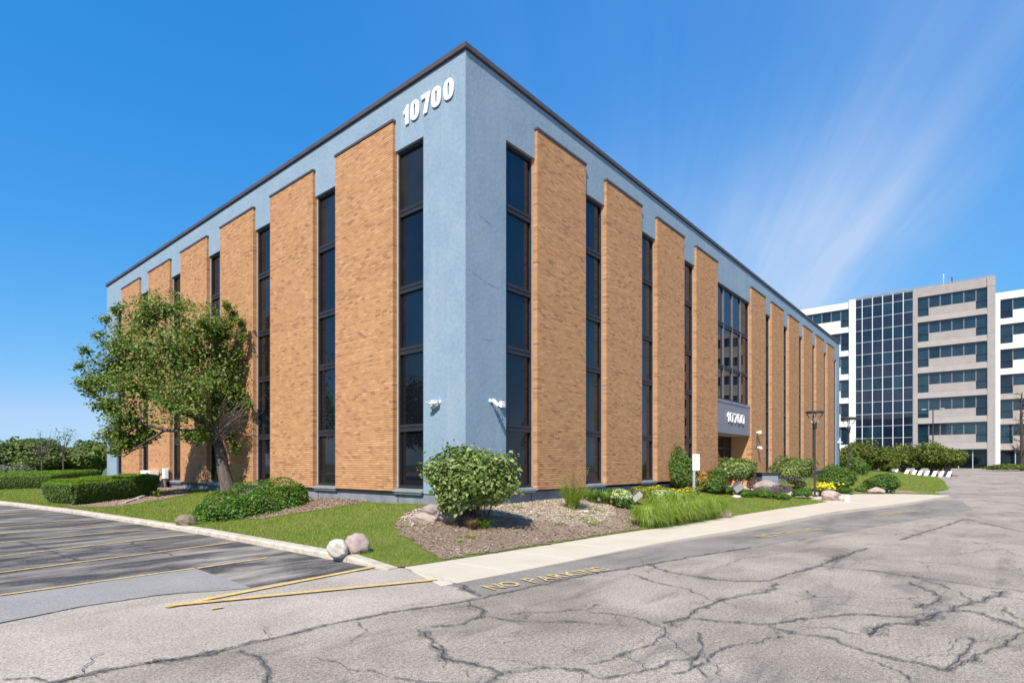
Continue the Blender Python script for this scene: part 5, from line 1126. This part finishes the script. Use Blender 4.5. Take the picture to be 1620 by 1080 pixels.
# ------------------------------------------------------------------ rocks and stones
def rock(label, px, py, wpx, hpx, mat, seed, deep=0.8, sink=0.18, group=None, name='boulder', cat='rock', blocky=0.0):
    r = np.random.default_rng(seed); g, Y = ground_at(px, py); s = Y / FPX; bm = bmesh.new(); bmesh.ops.create_icosphere(bm, subdivisions=4, radius=1.0)
    Q = unit(r.normal(0, 1, (9, 3))); cut = r.uniform(0.70, 0.95, 9)
    for v in bm.verts:
        p = np.array(v.co)
        for q, c in zip(Q, cut):
            e = p @ q - c
            if e > 0: p = p - q * e * 0.85
        n3 = 1 + 0.05 * math.sin(p[0] * 5 + seed) * math.sin(p[1] * 4 + 1) + 0.03 * math.sin(p[2] * 9 + p[0] * 7); p = p * n3; v.co = p
    rx, rz = wpx * s / 2 * 1.12, hpx * s / (2 - 2 * sink) * 1.1
    me = bpy.data.meshes.new(name); bm.to_mesh(me); bm.free()
    me.transform(Matrix.Translation((g[0] + FWD[0] * rx * deep * .5, g[1] + FWD[1] * rx * deep * .5, g[2] + rz * (1 - 2 * sink))) @ Matrix.Rotation(math.atan2(RIGHT[1], RIGHT[0]) + r.normal(0, .3), 4, 'Z') @ Matrix.Diagonal((rx, rx * deep, rz, 1)))
    o = link(name, me, mat, None, smooth=True); b = o.data.vertices; o.data.transform(Matrix.Translation(-Vector(g))); o.location = g
    return tag(o, label, cat, group)
rock('pale cream boulder on the lawn corner beside a pink one', 532, 879, 32, 24, ROCK_W, 401)
rock('speckled pink grey boulder on the lawn corner beside a cream one', 563, 876, 35, 30, ROCK_P, 402)
rock('grey brown boulder tucked against the wall behind two others', 682, 814, 30, 15, ROCK_G, 403)
rock('flat pinkish boulder in front of two others at the building corner', 670, 829, 40, 17, ROCK_P, 404)
rock('rounded grey brown boulder half under the large round shrub', 706, 826, 36, 21, ROCK_G, 405)
rock('small pink rock at the lawn edge by the fountain grass', 1148, 818, 21, 13, ROCK_P, 406)
rock('pink boulder on the path edge by the yellow flowers', 1318, 791, 29, 15, ROCK_P, 407)
rock('pink boulder in front of the far leafy bush', 1389, 782, 23, 11, ROCK_P, 408)
rock('wide dusky brown boulder behind the lavender', 1215, 780, 36, 19, ROCK_G, 409)
rock('small pale stone block among the edging plants', 1254, 785, 12, 7, ROCK_W, 410, name='stone', cat='stone')
rock('pale flat slab lying in the wood chips', 923, 811, 20, 4, ROCK_W, 411, name='flat_stone', cat='stone', deep=0.6)
rock('low pale stone at the foot of the grey floodlight', 1166, 788, 14, 5, ROCK_W, 412, name='stone', cat='stone')
rock('brown earthy stump stone at the tip of the ground cover mound', 291, 831, 30, 16, m_rock('earthy stone', (0.12, 0.085, 0.055), (0.22, 0.16, 0.10), (0.33, 0.26, 0.17)), 413, name='stone', cat='stone')
rock('tiny stone beside the dried grass clump', 722, 842, 8, 5, ROCK_G, 414, name='stone', cat='stone')
for i, (a, b, lab) in enumerate((((196, 797), (214, 791), 'edging stone nearest the lawn by the long hedge'), ((216, 790), (232, 784), 'middle edging stone by the long hedge'), ((234, 783), (246, 776), 'edging stone nearest the utility box'), ((408, 812), (428, 806), 'edging stone at the near side of the ground cover mound'), ((430, 805), (450, 799), 'edging stone in the middle of the ground cover mound edge'), ((452, 798), (474, 792), 'edging stone at the wall end of the ground cover mound'))):
    p, q = ground_at(*a)[0], ground_at(*b)[0]; d = (q - p); d[2] = 0; L = np.linalg.norm(d); d /= L; n_ = np.array([-d[1], d[0], 0]) * 0.07
    bm = MB(lambda w, p=p, d=d, n_=n_: tuple(p + d * w[0] + n_ / 0.07 * w[1] + np.array([0, 0, w[2] + (q[2] - p[2]) * w[0] / L])))
    o = bm.box((0.02, -0.07, -0.08), (L - 0.02, 0.07, 0.075), 0.02).build('edging_stone', CONC); tag(o, lab, 'edging stone', 'edging stones along the beds')
# bark and chips: loose pieces over the beds
def chips(name, poly, n, size, mat, lift=0.03, label=None):
    A = np.array([p[:2] for p in poly]); lo, hi = A.min(0), A.max(0); P = rng.uniform(lo, hi, (n * 4, 2)); P = P[inside(P, poly)]
    d = np.linalg.norm(P - CAM, axis=1); P = P[rng.random(len(P)) < np.clip(14.0 / d, 0, 1)][:n]
    C = np.c_[P, land_z(P[:, 0], P[:, 1]) + lift + rng.uniform(0, 0.02, len(P))]
    V, F = leaves(C, np.tile([0, 0, 1.6], (len(C), 1)), size, aspect=0.4, fold=0.25, var=0.45); o = link(name, npmesh(name, V, F), mat); tag(o, kind='stuff'); return o
chips('bark_chips', corner_bed, 9000, 0.05, CHIP); chips('bark_chips', left_bed, 6000, 0.06, CHIP); chips('bark_chips', hedge_bed, 3000, 0.07, CHIP)
chips('pale_wood_chips', pale_poly, 5000, 0.055, CHIP_P, 0.035); chips('pale_wood_chips', pale2, 1500, 0.06, CHIP_P, 0.035); chips('pale_wood_chips', corner_bed, 1500, 0.04, CHIP_P, 0.03)
# grass blades on the lawns, thinner with distance
def mow(name, poly, n, avoid=(), ref=11.0, h=0.055, wide=0.007):
    A = np.array([p[:2] for p in poly]); lo, hi = A.min(0), A.max(0); lo = np.maximum(lo, CAM + [-2, -2]) if False else lo
    P = rng.uniform(lo, hi, (n * 9, 2)); P = P[inside(P, poly)]; rel = P - CAM; dep = rel @ FWD; lat = rel @ RIGHT; ok = (dep > 3) & (np.abs(lat / np.maximum(dep, 1)) < 0.96); P = P[ok]; d = dep[ok]
    P = P[rng.random(len(P)) < np.clip((ref / d) ** 1.6, 0.02, 1)]
    for a in avoid: P = P[~inside(P, a)]
    bl_ = (P[:, 0] > -0.02) & (P[:, 1] > -0.02) & (P[:, 0] < LEN_R) & (P[:, 1] < LEN_L); P = P[~bl_][:n]; m_ = len(P); dd = np.linalg.norm(P - CAM, axis=1)
    az = rng.uniform(0, 6.28, m_); H = h * rng.uniform(0.55, 1.35, m_) ; w = wide * np.clip(dd / 11, 1, 3.0); z = land_z(P[:, 0], P[:, 1]); ln = rng.uniform(0, 0.9, m_) * H
    la = rng.uniform(0, 6.28, m_); s_ = np.c_[np.cos(az), np.sin(az)] * w[:, None] / 2
    V = np.stack([np.c_[P - s_, z], np.c_[P + s_, z], np.c_[P + np.c_[np.cos(la), np.sin(la)] * ln[:, None], z + H]], 1).reshape(-1, 3)
    o = link(name, npmesh(name, V, np.arange(m_ * 3).reshape(-1, 3)), BLADE); tag(o, kind='stuff'); return o
beds_ = [corner_bed, left_bed, hedge_bed]
near_lawn = [p for p in lawn_poly if p[0] < 17.2]
mow('grass', [(-9.7, 40)] + lawn_poly[1:8] + lawn_poly[8:17] + [(0.0, 0.0), (0.0, 40)], 190000, beds_)
mow('grass', isl, 30000, [isl_bed], ref=40, h=0.09)

# ------------------------------------------------------------------ small things
# lamp posts
def lamp_post(label, px, py, top, group='lamp posts by the path', Yd=None):
    if Yd is None: g, Y = ground_at(px, py)
    else: Y = Yd; g = at_depth(px, CY, Y); g[2] = float(land_z(g[0], g[1]))
    H = (CY - top) * Y / FPX + EYE - g[2]
    t = thing('lamp_post', label, 'lamp post', tuple(g), group); k = H / 3.75
    MB().box((g[0] - .042, g[1] - .042, g[2] - .1), (g[0] + .042, g[1] + .042, g[2] + H - 0.72 * k), 0.012).build('pole', POLE, t)
    MB().lathe((g[0], g[1], g[2]), [(0.11, -0.05), (0.11, 0.03), (0.07, 0.05)], 16).build('base_plate', POLE, t)
    z = g[2] + H
    MB().lathe((g[0], g[1], z), [(0.06, -0.80 * k), (0.085, -0.78 * k), (0.085, -0.62 * k), (0.105, -0.60 * k), (0.105, -0.46 * k), (0.05, -0.45 * k)], 18).build('collar', POLE, t, True)
    MB().lathe((g[0], g[1], z), [(0.30, -0.125), (0.385, -0.085), (0.40, -0.055), (0.375, -0.02), (0.33, 0.0), (0.05, 0.03)], 28).build('lamp_cap', POLE, t, False)
    MB().lathe((g[0], g[1], z), [(0.10, -0.15), (0.27, -0.135), (0.28, -0.127)], 24).build('lamp_lens', plain('milky lens', (0.6, 0.6, 0.58), 0.3), t)
    for a in (0.35, 0.35 + math.pi / 2, 0.35 + math.pi, 0.35 + 1.5 * math.pi):
        c, s_ = math.cos(a), math.sin(a)
        MB().tube([(g[0] + c * 0.345, g[1] + s_ * 0.345, z - 0.09), (g[0] + c * 0.22, g[1] + s_ * 0.22, z - 0.30 * k)], 0.018, 6).build('strut', POLE, t)
        MB().tube([(g[0] + c * 0.22, g[1] + s_ * 0.22, z - 0.30 * k), (g[0] + c * 0.10, g[1] + s_ * 0.10, z - 0.52 * k)], 0.017, 6).build('strut', WHITE if a < 2 else GREYALU, t)
    return t
lamp_post('nearer brown lamp post with an open cone head beside the wide pale shrub', 1289, 784, 650)
lamp_post('farther brown lamp post with an open cone head in front of the white wall', 1342.5, 774, 660, Yd=31.5)
# parking light far off
b = at_depth(1476, CY, 66); b[2] = float(asph_z(b[0])); t = thing('parking_light', 'slim twin headed parking light pole rising behind the conifers', 'lamp post', tuple(b)); Hh = (CY - 648) * 66 / FPX + EYE - b[2]
MB().tube([b, b + [0, 0, Hh]], [0.085, 0.06], 8).build('pole', POLE, t); MB().box(tuple(b + [-.04, -0.95, Hh - .03]), tuple(b + [.04, 0.95, Hh + .02])).build('crossarm', POLE, t)
for q in (-0.85, 0.85): MB().box(tuple(b + [-.16, q - .22, Hh + .02]), tuple(b + [.16, q + .22, Hh + .12]), 0.02).build('lamp_head', GREYALU, t)
# small sign
g, Y = ground_at(1097.5, 785); s = Y / FPX; t = thing('post_sign', 'small white sign with faded red lettering on a bent steel post', 'sign', tuple(g))
zt = (CY - 718) * s + EYE; zb_ = (CY - 744) * s + EYE; zp = g[2]
SR = np.array([*RIGHT, 0.0]); SD = np.array([*(-FWD), 0.0])
TS = lambda p: tuple(np.array([g[0], g[1], 0]) + SR * p[0] + SD * p[1] + np.array([0, 0, p[2]]))
m = MB(TS); m.add([(-.045, -.02, zp - .1), (.045, -.02, zp - .1), (.045, .02, zp - .1), (-.045, .02, zp - .1), (-.04, -.02, zb_ - .12), (.05, -.02, zb_ - .12), (.05, .02, zb_ - .12), (-.04, .02, zb_ - .12)], [(0, 1, 2, 3), (4, 5, 6, 7), (0, 1, 5, 4), (1, 2, 6, 5), (2, 3, 7, 6), (3, 0, 4, 7)])
m.add([(-.04, -.02, zb_ - .12), (.05, -.02, zb_ - .12), (.05, .02, zb_ - .12), (-.04, .02, zb_ - .12), (.02, -.02, zt - .05), (.10, -.02, zt - .05), (.10, .02, zt - .05), (.02, .02, zt - .05)], [(0, 1, 2, 3), (4, 5, 6, 7), (0, 1, 5, 4), (1, 2, 6, 5), (2, 3, 7, 6), (3, 0, 4, 7)]); m.build('post', GALV, t)
sc = 0.08; MB(TS).box((sc - .135, .022, zb_), (sc + .135, .032, zt), 0.004).build('sign_plate', plain('white sign face', (0.72, 0.68, 0.66), 0.5, var=0.05), t)
SG = plain('faded red print', (0.52, 0.24, 0.22), 0.6)
hgt = zt - zb_; m = MB(TS)
for i, (z, w, q) in enumerate(((.84, .05, .10), (.62, .20, .05), (.48, .13, .05), (.34, .19, .05), (.20, .10, .04))):
    n = max(1, int(w / 0.035))
    for j in range(n): x = sc - w / 2 + w * j / n; m.box((x, .0325, zb_ + hgt * z - q * .5), (x + w / n * .62, .0335, zb_ + hgt * z + q * .5))
tag(m.build('lettering', SG, t), kind='stuff')
# floodlights among the plants
def floodlight(label, px, py, wpx, hpx, tilt, group='tilted grey floodlights', dark=False):
    g, Y = ground_at(px, py); s = Y / FPX; t = thing('floodlight', label, 'floodlight', tuple(g), group); w, h = wpx * s, hpx * s; ca, sa = math.cos(tilt), math.sin(tilt)
    T_ = lambda p: tuple(np.array([*g]) + SR * (p[0] * ca - p[2] * sa) + SD * p[1] + np.array([0, 0, h * 0.72 + p[0] * sa + p[2] * ca]))
    MB(T_).box((-w / 2, -0.10, -h * .28), (w / 2, 0.10, h * .28), 0.02).build('housing', CONC if not dark else plain('grey housing', (0.25, 0.235, 0.23), 0.5), t)
    MB(T_).box((-w / 2 + .03, -0.115, -h * .28 + .03), (w / 2 - .03, -0.102, h * .28 - .03)).build('lens', GLASS, t)
    MB(T_).box((-w / 2 - .02, -0.12, h * .28), (w / 2 + .02, 0.13, h * .31), 0.005).build('visor', GREYALU_D, t)
    MB().tube([g + [0, 0, -.1], g + [0, 0, h * .5]], 0.03, 8).build('stake', DARK, t); return t
floodlight('tilted grey box shaped floodlight beside the cream flowered bush', 1007, 799, 17, 20, 0.72); floodlight('tilted grey floodlight with a dark underside in front of the round entrance shrub', 1167, 786, 15, 21, 0.62, dark=True)
g, Y = ground_at(1214, 777); s = Y / FPX; t = thing('utility_box', 'dark grey utility box against the brick between two round shrubs', 'utility box', tuple(g)); T_ = lambda p: tuple(np.array([*g]) + SR * p[0] + SD * p[1] + np.array([0, 0, p[2]]))
h = 30 * s; w = 25 * s; MB(T_).box((-w / 2, -.3, -.1), (w / 2, .3, h * .86), 0.02).build('box', PLINTH, t); MB(T_).box((-w / 2 - .03, -.33, h * .86), (w / 2 + .03, .33, h), 0.015).build('lid', DARK, t); MB(T_).box((w * .18, .3, h * .1), (w * .22, .315, h * .4)).build('latch', DARK, t)
# paper bag at the corner of the path
g, Y = ground_at(1340, 793, walk_z); s = Y / FPX; m = MB(); w, h = 5.5 * s, 11 * s
m.add([tuple(np.array([*g]) + SR * x + SD * y + np.array([0, 0, z])) for x, y, z in ((-w * .5, -.05, 0), (w * .5, -.06, 0), (w * .55, .06, 0), (-w * .45, .05, 0), (-w * .35, -.03, h * .9), (w * .5, -.02, h), (w * .4, .02, h * .95), (-w * .4, .03, h * .8))], [(0, 3, 2, 1), (4, 5, 6, 7), (0, 1, 5, 4), (1, 2, 6, 5), (2, 3, 7, 6), (3, 0, 4, 7)])
tag(m.build('paper_bag', plain('white paper', (0.8, 0.79, 0.76), 0.8)), 'crumpled white bag standing on the path beside the pink boulder', 'bag')
rock('pale broken concrete lump between the pink boulder and the white bag', 1333, 792, 9, 9, ROCK_W, 415, name='stone', cat='stone')
# security cameras
def bullet_camera(label, T, s, z, aim, group='white security cameras at the corner', box=None):
    """a box camera on a ball mount: aim is (along, outward, up)"""
    t = thing('security_camera', label, 'security camera', T((s, 0.0, z)), group); a = Vector(aim).normalized()
    MB(T).tube([(s, -0.01, z), (s, 0.035, z)], 0.05, 16).build('wall_mount', WHITE, t); MB(T).tube([(s, 0.035, z), (s, 0.11, z - 0.01)], 0.026, 10).build('arm', WHITE, t)
    c = Vector((s, 0.13, z - 0.02)); e = c + a * 0.24; side = a.cross(Vector((0, 0, 1))).normalized(); up = side.cross(a)
    def slab_(p0, p1, w, h0, h1):
        V = [p0 - side * w + up * h0, p0 + side * w + up * h0, p0 + side * w + up * h1, p0 - side * w + up * h1]; V += [q + (p1 - p0) for q in V]
        return MB(T).add([tuple(q) for q in V], [(0, 1, 2, 3), (7, 6, 5, 4), (0, 4, 5, 1), (1, 5, 6, 2), (2, 6, 7, 3), (3, 7, 4, 0)])
    MB(T).tube([tuple(c - a * 0.04), tuple(e - a * .03)], 0.04, 14).build('body', WHITE, t, True); slab_(c - a * .06, e + a * .05, 0.048, 0.038, 0.048).build('sun_shield', WHITE, t); MB(T).tube([tuple(e - a * .03), tuple(e - a * .015)], 0.034, 14).build('lens', DARK, t)
    return t
bullet_camera('white security camera on the car park side of the blue corner', TL, 0.95, 3.30, (0.85, 0.42, -0.14))
bx = thing('junction_box', 'small grey junction box behind the car park side camera', 'junction box', TL((1.16, 0, 3.26))); MB(TL).box((1.08, 0, 3.13), (1.24, 0.09, 3.36), 0.01).build('box', plain('grey green box', (0.45, 0.49, 0.47)), bx)
bullet_camera('white security camera on the entrance side of the blue corner', TR, 0.92, 3.34, (0.12, 0.62, -0.62))
jb = thing('junction_box', 'small pink white junction box beside the entrance side camera', 'junction box', TR((1.24, 0, 3.30))); MB(TR).box((1.28, 0, 3.20), (1.42, 0.10, 3.36), 0.008).build('box', plain('pale box', (0.70, 0.64, 0.66)), jb); MB(TR).tube([(1.34, .03, 3.2), (1.32, .05, 3.02), (1.16, .06, 2.93), (1.06, .08, 3.02), (1.0, .12, 3.18)], 0.006, 5).build('cable', DARK, jb)
us_ = 24.05
wl_ = thing('wall_light', 'white flood lamp high on the brick pier right of the entrance', 'wall light', TR((us_ - 1.0, PP, 3.45))); MB(TR).tube([(us_ - 1.0, PP, 3.45), (us_ - 1.0, PP + .10, 3.45)], 0.05, 10).build('arm', WHITE, wl_); MB(TR).box((us_ - 1.09, PP + .1, 3.36), (us_ - .91, PP + .26, 3.54), 0.03).build('lamp_head', plain('cream lamp head', (0.72, 0.68, 0.55)), wl_)
MB(TR).tube([(us_ - 1.0, PP + .01, 3.33), (us_ - 1.02, PP + .01, 2.6)], 0.035, 8).build('conduit', POLE, wl_)
dm = thing('dome_camera', 'round white dome camera low on the brick pier right of the entrance', 'security camera', TR((us_ - .93, PP, 2.55))); MB(TR).tube([(us_ - .93, PP, 2.6), (us_ - .93, PP + .16, 2.6)], 0.05, 10).build('arm', WHITE, dm)
bm = bmesh.new(); bmesh.ops.create_icosphere(bm, subdivisions=3, radius=0.09); me = bpy.data.meshes.new('dome'); bm.to_mesh(me); bm.free(); me.transform(Matrix.Translation(TR((us_ - .98, PP + .22, 2.55)))); link('dome', me, plain('pinkish dome', (0.72, 0.60, 0.53), 0.4), dm, smooth=True); MB(TR).box((us_ - .85, PP + .08, 2.56), (us_ - .79, PP + .16, 2.68), 0.01).build('bracket', WHITE, dm)
fl = thing('wall_light', 'small white lamp near the far end of the blue wall', 'wall light', TR((45.6, 0, 3.6))); MB(TR).box((45.35, 0, 3.5), (46.1, .28, 3.64), 0.04).build('lamp_head', WHITE, fl); MB(TR).box((45.7, 0, 3.2), (45.85, .1, 3.5)).build('arm', WHITE, fl)
# services on the car park front
ac = thing('air_conditioner', 'white air conditioning unit on the wall behind the long hedge', 'air conditioner', TL((21.55, 0, 1.0))); MB(TL).box((21.0, 0.12, 0.92), (22.35, 0.52, 1.36), 0.015).build('casing', plain('cream casing', (0.70, 0.69, 0.60), 0.5), ac); MB(TL).box((20.95, 0.07, 0.86), (22.4, 0.55, 0.91)).build('stand', POLE, ac)
MB(TL).lathe((0, 0, 0), [(0.001, 0), (0.001, 0)], 4) ; MB(TL).tube([(21.3, .522, 1.13), (21.3, .535, 1.13)], 0.15, 18).build('fan_grille', GREYALU_D, ac)
gm = thing('utility_meter', 'white utility meter with a looped black pipe at the wall base', 'utility meter', TL((19.75, 0, 0.6))); MB(TL).box((19.62, 0.16, 0.98), (19.95, 0.34, 1.46), 0.02).build('meter_box', plain('white meter', (0.76, 0.76, 0.74), 0.5), gm)
MB(TL).tube([(20.65, .25, 0.45), (20.70, .25, 0.92), (20.55, .25, 1.16), (20.3, .25, 1.20), (20.05, .25, 1.10), (19.95, .25, 0.85), (19.85, .25, 0.62)], 0.045, 8).build('pipe', DARK, gm); MB(TL).tube([(19.78, .25, 0.98), (19.76, .26, 0.3)], 0.05, 8).build('pipe', plain('brown pipe', (0.14, 0.10, 0.08)), gm)
vt = thing('vent_box', 'black vent box on the wall base left of the utility meter', 'vent', TL((20.4, 0, 0.5))); MB(TL).box((20.1, 0.0, 0.32), (20.65, 0.16, 0.92), 0.01).build('box', plain('black blue paint', (0.018, 0.022, 0.035), 0.4), vt); m = MB(TL)
for q in np.arange(0.38, 0.88, 0.08): m.box((20.14, .16, q), (20.61, .175, q + .03))
m.build('louvre', DARK, vt)
# white slanting boards beyond the far lawn
for i, (px, py) in enumerate(((1502, 757), (1490, 755.5), (1478.5, 754), (1466.5, 753), (1455.5, 752.5), (1446, 752), (1434, 751.5), (1416, 751), (1405, 750.5), (1393, 750.3))):
    lab = ['white slanting board at the open end of the row by the drive', 'white slanting board second from the drive', 'white slanting board third from the drive', 'white slanting board fourth from the drive'][i] if i < 4 else 'white slanting board half hidden in the grass, %s from the drive' % ['fifth', 'sixth', 'seventh', 'eighth', 'ninth', 'tenth'][i - 4]
    Yd = 52 + i * 0.6; b = at_depth(px, py, Yd); gz = float(asph_z(b[0])) + 0.05; z0 = EYE + (CY - py) * Yd / FPX; z0 = max(z0, gz); s = Yd / FPX
    t = thing('slanting_board', lab, 'board', (b[0], b[1], z0), 'white slanting boards beyond the far lawn'); T_ = lambda p, b=b, z0=z0: (b[0] + SR[0] * p[0] - SD[0] * p[1], b[1] + SR[1] * p[0] - SD[1] * p[1], z0 + p[2])
    w, h, sh = 5.5 * s, 8.5 * s, 10.5 * s
    MB(T_).add([(-w * .9, 0, 0), (w * .1, 0, 0), (w * .1, .06, 0), (-w * .9, .06, 0), (-w * .9 + sh, .5, h), (w * .1 + sh, .5, h), (w * .1 + sh, .56, h), (-w * .9 + sh, .56, h)], [(0, 1, 2, 3), (4, 5, 6, 7), (0, 1, 5, 4), (1, 2, 6, 5), (2, 3, 7, 6), (3, 0, 4, 7)]).build('board', WHITE, t)
    MB(T_).box((w * .1 + sh - .06, .5, gz - z0), (w * .1 + sh, .56, h * .98)).build('prop', DARK, t)
